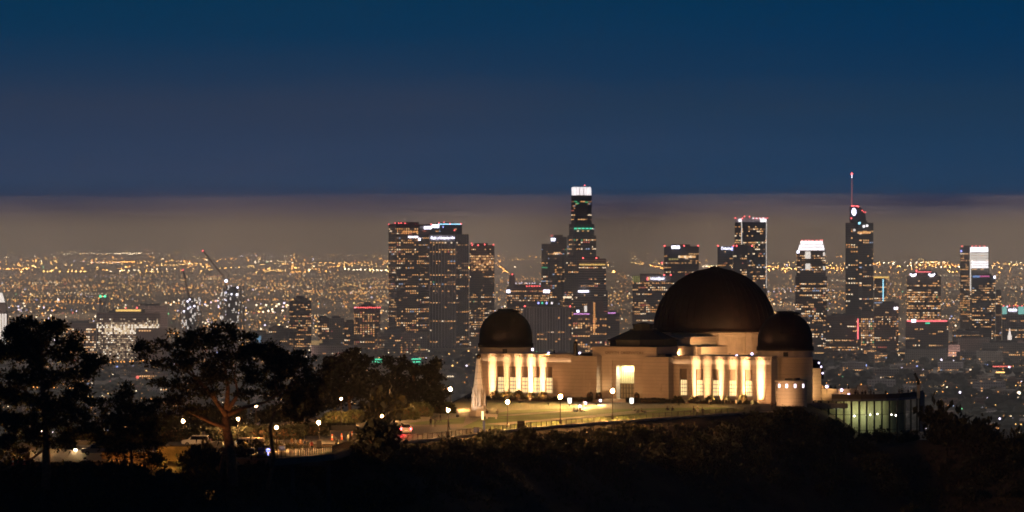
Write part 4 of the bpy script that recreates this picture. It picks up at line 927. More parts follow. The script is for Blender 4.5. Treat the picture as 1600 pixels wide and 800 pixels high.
# the great forked pine
tree('pine_tree', 'broad forked pine with lit orange limbs and a flat wide crown', 'tree', 800, (362, 750),
     [([(364, 760), (362, 720), (357, 685), (352, 660), (354, 638)], .85, .55), ([(352, 668), (330, 660), (305, 648), (286, 640), (268, 622)], .34, .1), ([(354, 650), (338, 628), (322, 606), (305, 590), (285, 575), (262, 560)], .38, .1), ([(354, 640), (356, 605), (350, 570), (345, 535)], .4, .1),
      ([(356, 642), (372, 615), (386, 590), (392, 560)], .36, .1), ([(356, 648), (385, 636), (415, 628), (445, 610)], .36, .1), ([(338, 628), (330, 600), (325, 570), (315, 540)], .2, .07), ([(372, 615), (366, 585), (372, 550)], .18, .06), ([(305, 590), (296, 570), (292, 545)], .14, .05), ([(352, 700), (346, 725), (342, 752)], .3, .3)],
     [(302, 524, 26, 13), (345, 521, 32, 11), (385, 535, 26, 13), (322, 540, 46, 15), (275, 548, 18, 13), (240, 542, 24, 9), (224, 552, 15, 10), (420, 548, 28, 14), (442, 565, 24, 16), (380, 560, 40, 15), (330, 566, 40, 13), (280, 572, 26, 11), (252, 570, 22, 9), (405, 585, 38, 13), (345, 588, 34, 10), (440, 598, 24, 12), (300, 600, 30, 9), (262, 600, 20, 8), (285, 622, 32, 9), (255, 628, 20, 9), (310, 640, 24, 7), (268, 645, 22, 7), (405, 612, 30, 9), (330, 615, 20, 7)],
     5.0, m_leafs, 11, .72, .5, .72, 90)
# bent slim pine beside it
tree('pine_tree', 'slim pine with a bent bare trunk leaning over the bridge railing', 'tree', 796, (420, 758),
     [([(418, 765), (424, 738), (427, 712), (424, 690), (422, 668), (428, 645), (438, 622), (452, 604), (470, 592)], .34, .12), ([(438, 622), (430, 600), (428, 580)], .14, .05), ([(452, 604), (462, 580), (466, 565)], .14, .05), ([(470, 592), (490, 585), (505, 580)], .1, .04)],
     [(436, 570, 22, 12), (466, 560, 24, 13), (488, 574, 20, 12), (452, 585, 28, 10), (486, 596, 24, 13), (500, 608, 14, 10), (462, 620, 24, 12), (446, 640, 18, 12), (480, 638, 20, 14), (470, 655, 18, 8), (495, 628, 12, 10)],
     3.5, m_leafs, 17, .7, .5, .62, 90)
# two leafy trees beyond the road
tree('leafy_tree', 'dark rounded leafy tree behind the lit hedge at the bend', 'tree', 1015, (545, 645),
     [([(548, 655), (546, 630), (544, 600), (540, 575)], .4, .12), ([(546, 630), (525, 605), (515, 590)], .2, .07), ([(546, 625), (570, 600), (580, 585)], .2, .07)],
     [(528, 562, 18, 14), (555, 564, 20, 14), (575, 575, 14, 12), (520, 588, 22, 18), (552, 590, 32, 20), (580, 602, 14, 18), (530, 618, 28, 18), (565, 622, 26, 18), (500, 612, 14, 16), (505, 636, 14, 9), (590, 630, 10, 14)],
     6, m_dark, 21, .42, .5, .85, 80)
tree('leafy_tree', 'dark spreading leafy tree between the hedge and the white pole', 'tree', 1020, (650, 640),
     [([(650, 650), (650, 620), (646, 590), (640, 570)], .4, .12), ([(650, 618), (675, 595), (685, 582)], .2, .07), ([(648, 612), (622, 590), (612, 575)], .2, .07)],
     [(618, 566, 16, 13), (642, 580, 18, 14), (668, 580, 18, 13), (684, 572, 8, 9), (608, 590, 20, 16), (640, 602, 28, 18), (676, 602, 18, 20), (620, 620, 26, 16), (656, 622, 28, 16), (686, 620, 9, 14), (600, 612, 14, 16)],
     6, m_dark, 23, .42, .5, .85, 80)
for px, py, rx, ry, Y, lb in ((472, 628, 22, 22, 1000, 'dark tree behind the bent pine and the deck lamp'), (340, 655, 50, 18, 960, 'dark spreading tree behind the great forked pine'), (250, 670, 40, 16, 930, 'dark tree behind the lamp of the yellow wall'), (430, 650, 30, 12, 980, 'dark bush tree behind the lamps at the deck')):
    tree('leafy_tree', lb, 'tree', Y, (px, py+ry+6), [([(px, py+ry+8), (px-2, py+4), (px-4, py-8)], .3, .1)], [(px-rx*.4, py-ry*.2, rx*.55, ry*.7), (px+rx*.45, py-ry*.1, rx*.5, ry*.65), (px, py-ry*.5, rx*.4, ry*.5), (px-rx*.1, py+ry*.5, rx*.8, ry*.5)], 5, m_dark, int(px), .6, .5, 1.2, 80)
# trimmed hedges, lit by the lamps
m_hedge = [mat('hedge_leaf', (.10, .105, .03), .7, var=.4, vscale=1.0), mat('hedge_leaf_dull', (.075, .085, .04), .7, var=.4, vscale=1.0)]
def bush(name, label, cat, g, w, d, h, n, seed, mats=m_hedge, size=.32, group=None, flat=False):
    rr = random.Random(seed); o = empty(name, g, 0, label, cat, group); b = MB()
    for _ in range(n):
        t = rr.random()*2*math.pi; u = rr.uniform(-.15, 1); s = math.sqrt(max(0, 1-u*u)) if not flat else 1
        s = s**.6; p = Vector((math.cos(t)*s*w/2, math.sin(t)*s*d/2, h*(.15+.85*max(0, u)) if u > 0 else h*.1))
        p = p*rr.uniform(.8, 1.04); dd = Vector((rr.gauss(0, 1), rr.gauss(0, 1), rr.gauss(.4, 1))).normalized(); k = dd.orthogonal().normalized(); k = k*math.cos(t*3)+dd.cross(k)*math.sin(t*3)
        sz = size*rr.uniform(.6, 1.4); b.face([p, p+dd*sz*.5-k*sz*.4, p+dd*sz, p+dd*sz*.5+k*sz*.4], rr.randrange(len(mats)))
    b.build('foliage', mats, o)
    b = MB(); b.ball((0, 0, h*.42), 1, 12, 7, sq=(w*.44, d*.44, h*.45)); b.tube([(0, 0, -.3), (0, 0, h*.4)], .12, 6); b.build('branches', m_bark, o)
    return o
bush('hedge', 'low rounded hedge lit green and yellow at the left bend', 'hedge', gp(526, 661), 5.6, 3.2, 2.0, 2600, 1)
bush('hedge', 'dull grey green hedge right of the low yellow hedge', 'hedge', gp(556, 660), 4.8, 3.2, 2.2, 2400, 2)
bush('hedge', 'tall rounded trimmed hedge glowing yellow green by the lamp', 'hedge', gp(620, 656), 8.6, 4.5, 3.0, 4200, 3)
bush('hedge', 'squat trimmed hedge right of the tallest hedge', 'hedge', gp(655, 651), 5.0, 3.5, 2.7, 2200, 4)
bush('hedge', 'clipped hedge behind the white pole', 'hedge', gp(690, 646), 5.5, 3, 2.2, 2200, 5)
bush('hedge', 'long dark hedge behind the van and the deck lamps', 'hedge', gp(425, 687), 10.5, 2.5, 2.5, 2600, 6, m_green, .4, None, True)
bush('hedge', 'dark hedge between the white roofed car and the forked pine', 'hedge', gp(352, 689), 6.5, 2.2, 2.2, 1900, 7, m_green, .4, None, True)
bush('hedge', 'dark hedge behind the lamp over the yellow wall', 'hedge', gp(268, 690), 9.5, 2.2, 2.3, 2400, 8, m_green, .4, None, True)
bush('hedge', 'dark unkempt hedge behind the two yard lamps', 'hedge', gp(170, 694), 14, 2.2, 2.6, 3000, 9, m_green, .4, None, True)
bush('shrub', 'olive shrub right of the long dark hedge', 'bush', gp(492, 681), 5.0, 3.0, 2.0, 1300, 10, m_green, .4)
bush('shrub', 'rounded olive shrub behind the bridge deck group', 'bush', gp(458, 683), 4.0, 3.0, 1.9, 1200, 11, m_hedge, .4)
# planting along the wings and by the door
rb = random.Random(5)
for k, (a, lb) in enumerate(((-31, 'bush at the left end below the left wing'), (-27.5, 'bush under the first window of the left wing'), (-23, 'bush under the second window of the left wing'), (-19, 'bush under the third window of the left wing'), (-15.5, 'bush under the last window of the left wing'),
                             (13.2, 'bush at the first window of the right wing'), (17, 'bush under the second window of the right wing'), (20.5, 'bush below the middle of the right wing'), (24.5, 'bush under the fourth window of the right wing'), (28.5, 'bush under the last window of the right wing'))):
    a = (sorted(loc_of(p, 1118)[0] for p in (788, 813, 838, 863, 888))+[14.0, 17.8, 21.6, 25.4, 29.2])[k]; w = world(a, -.4, 0); bush('shrub', 'green '+lb, 'bush', w, rb.uniform(1.7, 2.3), 1.6, rb.uniform(1.2, 2.0), 600, 40+k, m_hedge, .28, 'planting along the wings')
for k, (a, bb, w_, h, lb) in enumerate(((-8.6, -4.5, 9, .9, 'long dark clipped hedge left of the entrance steps'), (8.6, -4.5, 9, 1.0, 'long dark clipped hedge right of the entrance steps'), (21, -4.0, 24, .75, 'very long low dark hedge before the right wing'), (-22, -5.0, 20, .75, 'very long low dark hedge before the left wing'))):
    o = bush('hedge', lb, 'hedge', world(a, bb+(2.2 if abs(a) > 10 else 0), 0), w_, 1.4, h, 1800, 60+k, m_green, .25, None, True); o.rotation_euler = (0, 0, -TH)
for a, bb, lb in ((-4.4, -1.0, 'dark potted cypress left of the doorway'), (4.6, -1.0, 'dark potted shrub right of the doorway'), (-6.3, -1.4, 'dark potted shrub at the left pavilion corner')):
    o = bush('potted_shrub', lb, 'potted plant', world(a, bb, .45), 1.3, 1.3, 1.5, 350, int(a*7)+90, m_green, .22)
    b = MB(); b.lathe([(.3, -.4), (.42, .25), (.36, .26), (.02, .2)], n=12); b.build('pot', m_mon, o)
# dark bushes on the slopes: a few source meshes, each bush its own object
SRC = []
for k in range(6):
    rr = random.Random(100+k); b = MB()
    for j in range(7):
        c = Vector((rr.uniform(-1.1, 1.1), rr.uniform(-1, 1), rr.uniform(.4, 1.5))); r = rr.uniform(.55, .95)
        leaves(b, c, r, r, r*.75, 150, .34, rr)
    SRC.append((b.data('foliage', m_green if k % 2 else [m_leafs[0], m_green[1]]), None))
b = MB(); b.tube([(0, 0, -.6), (.1, 0, .4), (-.1, .1, 1.1)], [.16, .12, .05], 6); b.tube([(.05, 0, .2), (.6, .1, .9)], [.09, .04], 5); b.tube([(.05, 0, .2), (-.6, -.1, .9)], [.09, .04], 5)
SM = b.data('stem', m_bark)
def slope_bush(x, y, s, label, group, k, name='bush', cat='bush', tall=1.0):
    o = empty(name, (x, y, hill_z(x, y)-.1*s), rb.uniform(0, 6.28), label, cat, group); o.scale = (s, s, s*tall)
    f = bpy.data.objects.new('foliage', SRC[k % 6][0]); COL.objects.link(f); f.parent = o
    f = bpy.data.objects.new('stem', SM); COL.objects.link(f); f.parent = o
# named ones first
for px, py, s, tl, Y, lb in ((1190, 650, 1.9, 1.0, 1022, 'dark bush at the right end of the lawn'), (1226, 655, 1.6, 1.0, 1034, 'large dark bush under the bastion'), (1476, 668, 2.6, 1.5, 1050, 'tall round dark bush right of the terrace'), (1494, 676, 2.0, 1.3, 1048, 'dark bush in the shade of the tall round one'), (1462, 674, 1.5, 1.1, 1052, 'low dark bush at the foot of the terrace end'),
                         (1527, 680, 1.7, 1.6, 1044, 'dark bush with two tips on the right ridge'), (1548, 684, 1.6, 1.5, 1042, 'dark bush left of the ridge gap'), (1510, 684, 1.5, 1.2, 1046, 'low bush in the ridge hollow'), (1590, 696, 1.7, 1.7, 1036, 'dark tree like bush at the right edge of the ridge'), (1566, 698, 1.3, 1.2, 1040, 'small dark bush on the right ridge'),
                         (1300, 672, 1.0, 1.0, 1066, 'small dark bush below the terrace columns'), (1322, 674, 1.0, 1.2, 1068, 'bush before the lit cafe glass'), (1355, 672, 1.0, 1.2, 1066, 'fan shaped bush at the middle column'), (1380, 672, 1.3, 1.0, 1064, 'broad bush hiding the cafe floor'), (1425, 674, 1.2, 1.0, 1060, 'low bush below the right columns'), (1408, 673, 1.0, 1.0, 1062, 'small bush between the right columns')):
    slope_bush(wx(px, Y), Y, s, lb, None, int(px), 'bush', 'bush', tl)
n = 0; tries = 0
for px, py, s, lb in ((597, 672, 2.5, 'tall dark bush at the road edge covering a lamp'), (590, 700, 2.4, 'dark bush below the road bend'), (572, 706, 2.2, 'lit olive bush under the bridge end'), (555, 712, 1.9, 'lit olive bush nearest the bridge pier')):
    g = gp(px, py); x, y = g.x, g.y-3; slope_bush(x, y, s, lb, None, n, 'bush', 'bush', 1.3 if n == 0 else 1.0); n += 1
while n < 285 and tries < 9000:
    tries += 1; px = rb.uniform(-60, 1660); d = abs(rb.gauss(0, 1))*20+2
    yy = (edge_y(px) if px < 1240 else 1045)-d; x = wx(px, yy)
    if inside((x, yy)): continue
    if px < 360 and d < 5: continue
    if 225 < px < 318 and d < 14: continue
    if 612 < px < 1186 and d < 9: continue
    z = hill_z(x, yy); py = HY+(ZC-z)/yy*F
    if py > 830: continue
    s = min(rb.uniform(.5, 1.5), .45+d*.075)
    zone = 'below the trees on the left' if px < 520 else 'on the bank below the road' if px < 860 else 'on the black slope below the lawn' if px < 1240 else 'on the slope below the terrace'
    slope_bush(x, yy, s, 'dark scrub bush among many '+zone, 'scrub '+zone, n, 'scrub_bush'); n += 1
# low brush and dry grass over the slopes: one uncountable cover
b = MB(); rr = random.Random(31); nb = 0
while nb < 26000:
    px = rr.uniform(-40, 1640)
    yy = (edge_y(px) if px < 1240 else 1050)-abs(rr.gauss(0, 1))*26-(4.2 if 600 < px < 1200 else 1.6); x = wx(px, yy)
    if noise.noise(Vector((x*.09, yy*.09, 5))) < rr.uniform(-.5, .25) or inside((x, yy)) or (232 < px < 315 and yy > 801): nb += .2; continue
    z = hill_z(x, yy); h = rr.uniform(.35, 1.0); nb += 1
    for _ in range(2):
        d = Vector((rr.gauss(0, .6), rr.gauss(0, .6), 1)).normalized(); k = Vector((rr.gauss(0, 1), rr.gauss(0, 1), 0)).normalized()*h*.22; p = Vector((x+rr.gauss(0, .3), yy+rr.gauss(0, .3), z-.05))
        b.face([p-k*.4, p+k*.4, p+d*h*.6+k, p+d*h, p+d*h*.6-k], rr.randrange(3))
tag(b.build('brush_cover', [m_leafs[1], m_green[1], mat('dry_grass', (.06, .042, .018), .9, var=.4, vscale=.5)]), 'low brush and dry grass covering the dark slopes', None, None, 'stuff')
lamp('tree_fill', 'SPOT', (wx(336, 789), 789, hill_z(wx(336, 789), 789)+1.6), 8500, (1, .40, .12), None, .2, R(40), (wx(318, 800), 800, wz(612, 800)), .9)  # added unseen spot brightens the limbs of the forked pine
# shrubs under the trees at the lower left, faintly lit from the yard
for k, (px, py, sc, lb) in enumerate(((18, 742, 1.7, 'broad dark shrub in the lower left corner'), (52, 752, 1.4, 'dark shrub at the foot of the left pine'), (96, 746, 1.5, 'dark shrub right of the left pine trunk'), (132, 740, 1.2, 'shrub under the gap between the left pines'), (166, 748, 1.5, 'shrub below the low orange wall'), (204, 756, 1.3, 'shrub below the small conical pine'), (318, 764, 1.5, 'reddish shrub left of the forked pine foot'), (398, 748, 1.4, 'shrub between the forked and the bent pine'), (460, 742, 1.6, 'shrub under the bridge deck'), (262, 786, 1.3, 'reddish dry shrub low in the foreground'))):
    Yb = 786 if px < 420 else 800; z0 = wz(py+6, Yb)
    for _ in range(30):
        zz = hill_z(wx(px, Yb), Yb)
        if HY+(ZC-zz)/Yb*F > py+6: Yb += 1.2
        else: break
    slope_bush(wx(px, Yb), Yb, sc, lb, None, k, 'shrub', 'bush', 1.0)
for k, (px, py, sc, lb) in enumerate(((250, 731, .7, 'small leafy bush against the yellow wall'), (288, 734, .8, 'leafy bush at the corner of the yellow wall'), (322, 728, 1.6, 'dark bush hiding the grey retaining wall on its left'), (340, 736, 1.2, 'dark bush at the foot of the forked pine'), (392, 728, 1.0, 'low bush below the deck edge by the forked pine'))):
    slope_bush(wx(px, 808), 808, sc, lb, None, k+2, 'bush', 'bush', 1.7)
lamp('tree_fill', 'SPOT', (wx(20, 806), 806, ZS+1.0), 9000, (1, .50, .12), None, .25, R(80), (wx(45, 792), 792, wz(650, 792)), .8)  # added unseen spot brightens the left pine
lamp('tree_fill', 'SPOT', (wx(400, 806), 806, ZS-1.5), 2200, (1, .40, .12), None, .25, R(60), (wx(428, 796), 796, wz(660, 796)), .8)  # added unseen spot brightens the bent trunk
# ------------------------------------------------------------------ downtown towers
def glow(name, c, s): return mat(name, tuple(min(1, k*.5+.1) for k in c), .5, emit=c, strength=s)
WIN = [glow('window_amber', (1, .42, .12), 1.5), glow('window_warm', (1, .52, .2), 1.7), glow('window_dim', (1, .46, .18), .5), glow('window_white', (1, .74, .48), 2.3), glow('window_cool', (.55, .68, 1), .9), glow('window_red', (1, .22, .14), .9), glow('window_green', (.15, 1, .45), .6)]
m_red = glow('beacon_red', (1, .10, .10), 7); m_sign = glow('sign_white', (.86, .84, 1), 5.5); m_signb = glow('sign_blue', (.35, .38, 1), 4)
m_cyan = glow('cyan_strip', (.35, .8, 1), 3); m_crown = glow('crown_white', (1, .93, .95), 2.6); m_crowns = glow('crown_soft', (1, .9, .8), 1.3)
m_redl = glow('red_strip', (1, .16, .18), 2.6); m_grn = glow('green_strip', (.08, .9, .5), 1.6); m_mag = glow('magenta_strip', (.9, .35, .9), 2.2); m_amb = glow('amber_band', (1, .6, .15), 1.5)
FAC = dict(
    dark=facade('dark_glass_facade', (.22, .12, .095), (.018, .015, .018)),
    brown=facade('brown_facade', (.20, .12, .09), (.02, .015, .015), 2.4, 4, .4, .4),
    blue=facade('blue_glass_facade', (.06, .075, .11), (.010, .018, .04), 3, 4, .15, .25),
    teal=facade('teal_glass_facade', (.12, .15, .18), (.025, .04, .055), 2, 4, .12, .35),
    grey=facade('grey_concrete_facade', (.30, .27, .27), (.03, .03, .035), 3.4, 3.8, .4, .42),
    pale=facade('pale_concrete_facade', (.34, .30, .27), (.05, .045, .045), 3.2, 3.8, .5, .5),
    fins=facade('finned_facade', (.55, .5, .5), (.03, .028, .032), 5.6, 400, .24, .0),
    band=facade('banded_facade', (.42, .36, .34), (.035, .03, .03), 900, 4.2, .0, .5))
m_roof = mat('roof_plant', (.05, .045, .045), .8, var=.3, vscale=.05)
def ring(corners, depth):
    """footprint from the visible front corners (picture column, distance), closed at the back"""
    P = [(wx(px, y), y) for px, y in corners]; yb = max(p[1] for p in P)+depth
    return P+[(P[-1][0]*yb/P[-1][1], yb), (P[0][0]*yb/P[0][1], yb)]
def rnd_poly(px, rp, Y, n=16, ph=0):
    r = rp*Y/F; return [(wx(px, Y)+r*math.cos(ph+2*math.pi*j/n), Y+r+r*math.sin(ph+2*math.pi*j/n)) for j in range(n)]
def lit(b, poly, z0, z1, rr, cw=3.0, fh=4.0, p=.25, full=.08, mix=(5, 5, 4, 2, .4, .3, .1), hh=.5, skip=None):
    n = len(poly); wr = rr.uniform(.22, .40); keep = rr.uniform(.3, .65); hh = hh*rr.uniform(.75, 1.1)
    for i in range(n):
        a, c = Vector((*poly[i], 0)), Vector((*poly[(i+1) % n], 0)); e_ = c-a; l = e_.length; t = e_/l; nn = Vector((t.y, -t.x, 0))
        if nn.y > -.05 or l < 3: continue
        nc = max(1, int(l/cw)); w = l/nc; f = 0
        while z0+(f+1)*fh < z1:
            z = z0+f*fh; f += 1
            pf = p*(rr.random()**1.5)*2.2; 
            if rr.random() < full*1.3: pf = .85
            on = False; cur = 0
            for j in range(nc):
                if rr.random() > keep or j == 0 or pf > .7:
                    on = rr.random() < pf; cur = rr.choices(range(7), mix)[0]
                if on and rr.random() < .93:
                    if rr.random() < .4: cur = rr.choices(range(7), mix)[0]
                    q = a+t*(j*w+w*(.5-wr))+nn*.25; q2 = a+t*(j*w+w*(.5+wr))+nn*.25; za, zb_ = z+fh*(.5-hh/2), z+fh*(.5+hh/2)
                    b.face([(q.x, q.y, za), (q2.x, q2.y, za), (q2.x, q2.y, zb_), (q.x, q.y, zb_)], cur)
def tower(name, label, tiers, seed, group=None, cat='skyscraper', **kw):
    """tiers: (footprint, top row, facade key, bottom row or None); rows are read at the tier's own distance"""
    rr = random.Random(seed); f0 = tiers[0][0]; c = Vector((sum(p[0] for p in f0)/len(f0), min(p[1] for p in f0), 0)); o = empty(name, c, 0, label, cat, group)
    for poly, top, fk, bot in tiers:
        Y = min(p[1] for p in poly); z1 = wz(top, Y); z0 = 0 if bot is None else wz(bot, Y); pl = [(p[0]-c.x, p[1]-c.y) for p in poly]
        b = MB(); b.prism(pl, z0, z1); body = b.build('body', [FAC[fk]], o)
        b = MB(); lit(b, pl, z0+6, z1-5, rr, **kw)
        if b.f: b.build('lit_glazing', WIN, body)['kind'] = 'stuff'
    Y = min(p[1] for p in tiers[-1][0]); pl = tiers[-1][0]; cx = sum(p[0] for p in pl)/len(pl)-c.x; cyy = sum(p[1] for p in pl)/len(pl)-c.y; w = (max(p[0] for p in pl)-min(p[0] for p in pl))*.3; z1 = wz(tiers[-1][1], Y)
    b = MB(); b.box(cx-w, cx+w*.8, cyy-8, cyy+8, z1, z1+3.5); b.build('roof_plant', m_roof, o)
    return o
def on(o, px, py, Y): p = at(px, py, Y); return Vector((p.x-o.location.x, p.y-o.location.y, p.z))
BE = MB(); BE.octa((0, 0, 0), 1.5); BEM = BE.data('beacon', m_red)
def beacon(o, px, py, Y, s=1.0):
    q = bpy.data.objects.new('beacon', BEM); COL.objects.link(q); q.parent = o; q.location = on(o, px, py, Y); q.scale = (s,)*3
def panel(o, px0, px1, py0, py1, Y, m, name='sign', th=.5):
    a, c = on(o, px0, py1, Y), on(o, px1, py0, Y); b = MB(); b.box(a.x, c.x, a.y-th, a.y, a.z, c.z); return b.build(name, m, o)
def letters(o, txt, px0, px1, pyc, Y, m, hpx, name='sign'):
    p = on(o, (px0+px1)/2, pyc, Y); t = text_mesh(txt, hpx*Y/F*1.35, m, name, o, p+Vector((0, -.6, 0)), depth=.2)
    w = max(v.co.x for v in t.data.vertices)-min(v.co.x for v in t.data.vertices); t.scale = ((px1-px0)*Y/F/w, 1, 1); return t
Y = 9200
o = tower('skyscraper', 'dark brown slab tower with red roof beacons, leftmost of the tall cluster', [(ring([(607, 9225), (619.5, 9200), (654, 9200), (672, 9230)], 40), 350, 'dark', None)], 1, p=.34, full=.10, mix=(6, 4, 4, 1.2, .5, .8, .2), cw=3.6)
for px, py in ((607.5, 350.5), (617.5, 348.5), (620, 351), (623, 348.5), (627, 348.5), (633, 348.8), (636, 350.5), (640, 350.8), (649, 350.5), (653, 350.8)): beacon(o, px, py, 9210, .8)
for k in range(6): panel(o, 629.5+4*k, 632+4*k, 361, 363.5, 9199, WIN[0], 'lit_bay')
panel(o, 638, 653, 369, 371.5, 9199, m_sign); panel(o, 654, 657, 372, 376, 9199, m_sign)
panel(o, 660, 674, 353.5, 358, 9215, m_sign)
o = tower('skyscraper', 'dark blue topped tower with a cyan roof line behind the finned tower', [(ring([(672, 9330), (722, 9330)], 40), 351, 'blue', None)], 2, p=.12, mix=(4, 4, 2, 2, 2, .2, .2))
panel(o, 684, 720.5, 349.6, 350.9, 9329, m_cyan, 'roof_strip'); panel(o, 674.5, 686, 351, 355.8, 9328, m_sign); panel(o, 692, 693, 353, 356, 9328, m_signb)
for px, py in ((673.5, 350.3), (686, 348.2), (694, 347), (703, 349.3), (720.5, 349.6), (710, 360)): beacon(o, px, py, 9328, .8)
o = tower('skyscraper', 'finned concrete tower with a lettered white sign across its top', [(ring([(670.5, 9160), (712.5, 9150), (732.5, 9180)], 40), 366, 'fins', None)], 3, p=.16, full=.10, cw=5.6*.9, mix=(6, 4, 5, 1.2, .2, .3, .1))
fi = MB()
for k in range(10): p = on(o, 671.5+k*4.5, 378, 9159-k*.9); fi.box(p.x-1.0, p.x+1.0, p.y-1.6, p.y+.2, 12, p.z)
fi.build('fin', mat('tower_stone', (.46, .43, .44), .8), o)
panel(o, 671, 712, 366.2, 377.5, 9151, mat('tower_stone', (.46, .43, .44), .8), 'parapet_band')
letters(o, 'Bank of America', 673.5, 703, 371.8, 9149.5, m_sign, 4.4)
q = MB(); p = on(o, 707.2, 371.6, 9149.3)
for j in range(5): q.obox((p.x-2.6+j*1.3, p.y, p.z), (.8, 0, .6), (0, 1, 0), (-.6, 0, .8), .5, .2, 2.0-abs(j-2)*.5)
q.build('emblem', m_sign, o)
b = MB(); a_ = on(o, 664, 549, 9100); c_ = on(o, 745, 544, 9100); b.box(a_.x, c_.x, a_.y-30, a_.y+20, 0, c_.z); b.build('podium', FAC['pale'], o)
o = tower('skyscraper', 'dark tower with warm lit floors right of the finned tower', [(ring([(733.5, 9300), (772.5, 9290)], 45), 383, 'dark', None)], 4, p=.42, full=.14, mix=(5, 5, 4, 1.5, .1, .2, .1))
for px, py in ((737, 380), (738, 383), (747, 383), (757.5, 382), (771, 382.5)): beacon(o, px, py, 9290, .8)
for k in range(9):
    for j in range(6): panel(o, 736+4*k, 739+4*k, 399+j*4.2, 401.6+j*4.2, 9288.5, WIN[2 if (k+j) % 3 else 1], 'lit_bay') if (k*7+j*3) % 5 < 4 else None
# around the tallest
o = tower('skyscraper', 'tall tiered round tower with a glowing white crown, tallest left of centre', [(ring([(887, 9420), (896, 9405), (922, 9405), (931, 9420)], 60), 403, 'grey', None), (ring([(886.5, 9420), (896, 9404), (922, 9404), (931.5, 9420)], 55), 368, 'grey', 403), (ring([(889, 9422), (897, 9407), (921, 9407), (928.5, 9422)], 50), 350, 'grey', 368), (ring([(892.5, 9424), (899, 9410), (918, 9410), (924.5, 9424)], 44), 305, 'grey', 350)], 5, p=.36, full=.07, mix=(4, 5, 3, 4, 1, .6, .3), cw=4.2)
b = MB(); cp = on(o, 908.5, 305, 9430)
for k in range(11):
    a_ = 2*math.pi*(k+.25)/11; b.lathe([(3.1, cp.z), (3.1, cp.z+12.5+(1.2 if k % 2 else 0)), (1.2, cp.z+14.6), (.1, cp.z+14.8)], (cp.x+14.6*math.cos(a_), cp.y+14.6*math.sin(a_)), 8)
b.build('crown', glow('glass_crown', (1, .92, .93), 1.7), o)
b = MB(); b.lathe([(12.6, cp.z), (12.6, cp.z+12), (.2, cp.z+12.2)], (cp.x, cp.y), 20); b.build('crown_core', FAC['grey'], o)
beacon(o, 913.5, 289.5, 9425, .9)
b = MB(); q = on(o, 913.5, 290, 9425); b.box(q.x-.4, q.x+.4, q.y-.4, q.y+.4, q.z-6, q.z); b.build('mast', m_roof, o)
for px in range(897, 922, 6): panel(o, px, px+4.5, 356, 358, 9404, m_grn, 'green_bay')
for px, py in ((897, 314), (914, 315), (900, 317)): panel(o, px, px+5, py, py+1.6, 9408, WIN[6], 'green_bay')
o = tower('skyscraper', 'pair of grey towers under the tallest tower, with a sign on the dark rear top', [(ring([(846, 9320), (856, 9310), (870, 9310), (878, 9322)], 40), 381, 'brown', None), (ring([(860.5, 9352), (885.5, 9350)], 36), 370, 'blue', None)], 6, p=.2, full=.06, mix=(4, 4, 3, 2, 2, .6, .2), cw=3.2)
panel(o, 861, 867.5, 372, 376.5, 9349, m_sign); beacon(o, 862, 368, 9350, .8)
for px in (865, 869, 873): panel(o, px, px+3, 394, 396, 9309, WIN[1], 'lit_bay')
for k in range(4): panel(o, 857.5+k*.3, 857.8+k*.3, 385, 470, 9309, m_carg, 'glass_strip')
o = tower('skyscraper', 'grey mid height tower tucked left of the banded tower', [(ring([(882, 9330), (904, 9330)], 40), 402, 'grey', None)], 7, p=.25, mix=(4, 4, 3, 3, .6, 1, .2))
o = tower('skyscraper', 'banded brown tower with an amber lit top floor below the tallest', [(ring([(896, 9220), (950, 9222)], 40), 454, 'band', None), (ring([(904, 9224), (947, 9226)], 34), 404, 'band', 454)], 8, p=.15, full=.03, mix=(4, 4, 3, 3, .4, 2, .1), cw=3.4)
for k in range(10): panel(o, 905+k*4.1, 908.6+k*4.1, 412.5, 414.5, 9219, m_amb, 'lit_bay')
panel(o, 903.5, 920, 454, 456.5, 9218, m_sign); beacon(o, 911, 403, 9222); beacon(o, 932, 403, 9222)
for px in (880, 885, 889): panel(o, px, px+4, 463, 466, 9190, WIN[3], 'lit_bay')
o = tower('office_block', 'wide dark office block with white signs at both upper corners, over the left small dome', [(ring([(792, 9150), (858, 9140)], 50), 448, 'brown', None)], 9, cat='office block', p=.5, full=.1, mix=(5, 5, 4, 2, .4, .3, .1))
panel(o, 791.5, 797, 453, 457.5, 9138, m_sign); panel(o, 849, 859, 453, 457.5, 9138, m_sign)
b = MB(); q = on(o, 800, 447, 9160); b.lathe([(5.5, q.z-6), (5.5, q.z+14), (4.4, q.z+16), (4.4, q.z+19), (1, q.z+22)], (q.x, q.y+12), 10); b.build('turret', FAC['grey'], o); beacon(o, 800.5, 428.5, 9160, .9)
for px in range(822, 845, 4): panel(o, px, px+2, 446.5, 447.5, 9138, m_red, 'roof_light')
o = tower('hotel_block', 'broad block of tall white columns behind the left small dome', [(ring([(817, 8990), (893, 8985)], 60), 481, 'fins', None)], 10, cat='hotel', p=.12, full=.0, mix=(4, 5, 4, 2, .2, .3, .1), cw=5.6)
panel(o, 817, 893, 479.8, 481.6, 8984, FAC['pale'], 'cornice'); beacon(o, 820, 478.5, 8984); beacon(o, 891, 478.5, 8984)
fi = MB()
for k in range(19): p = on(o, 818.5+k*4.05, 482, 8987); fi.box(p.x-.8, p.x+.8, p.y-1.8, p.y+.1, 4, p.z)
fi.build('fin', mat('tower_stone', (.46, .43, .44), .8), o)
for px, c_ in ((840, m_signb), (846, m_grn), (853, m_signb), (861, m_crown)): panel(o, px, px+2.4, 472, 475, 9040, c_, 'roof_light')
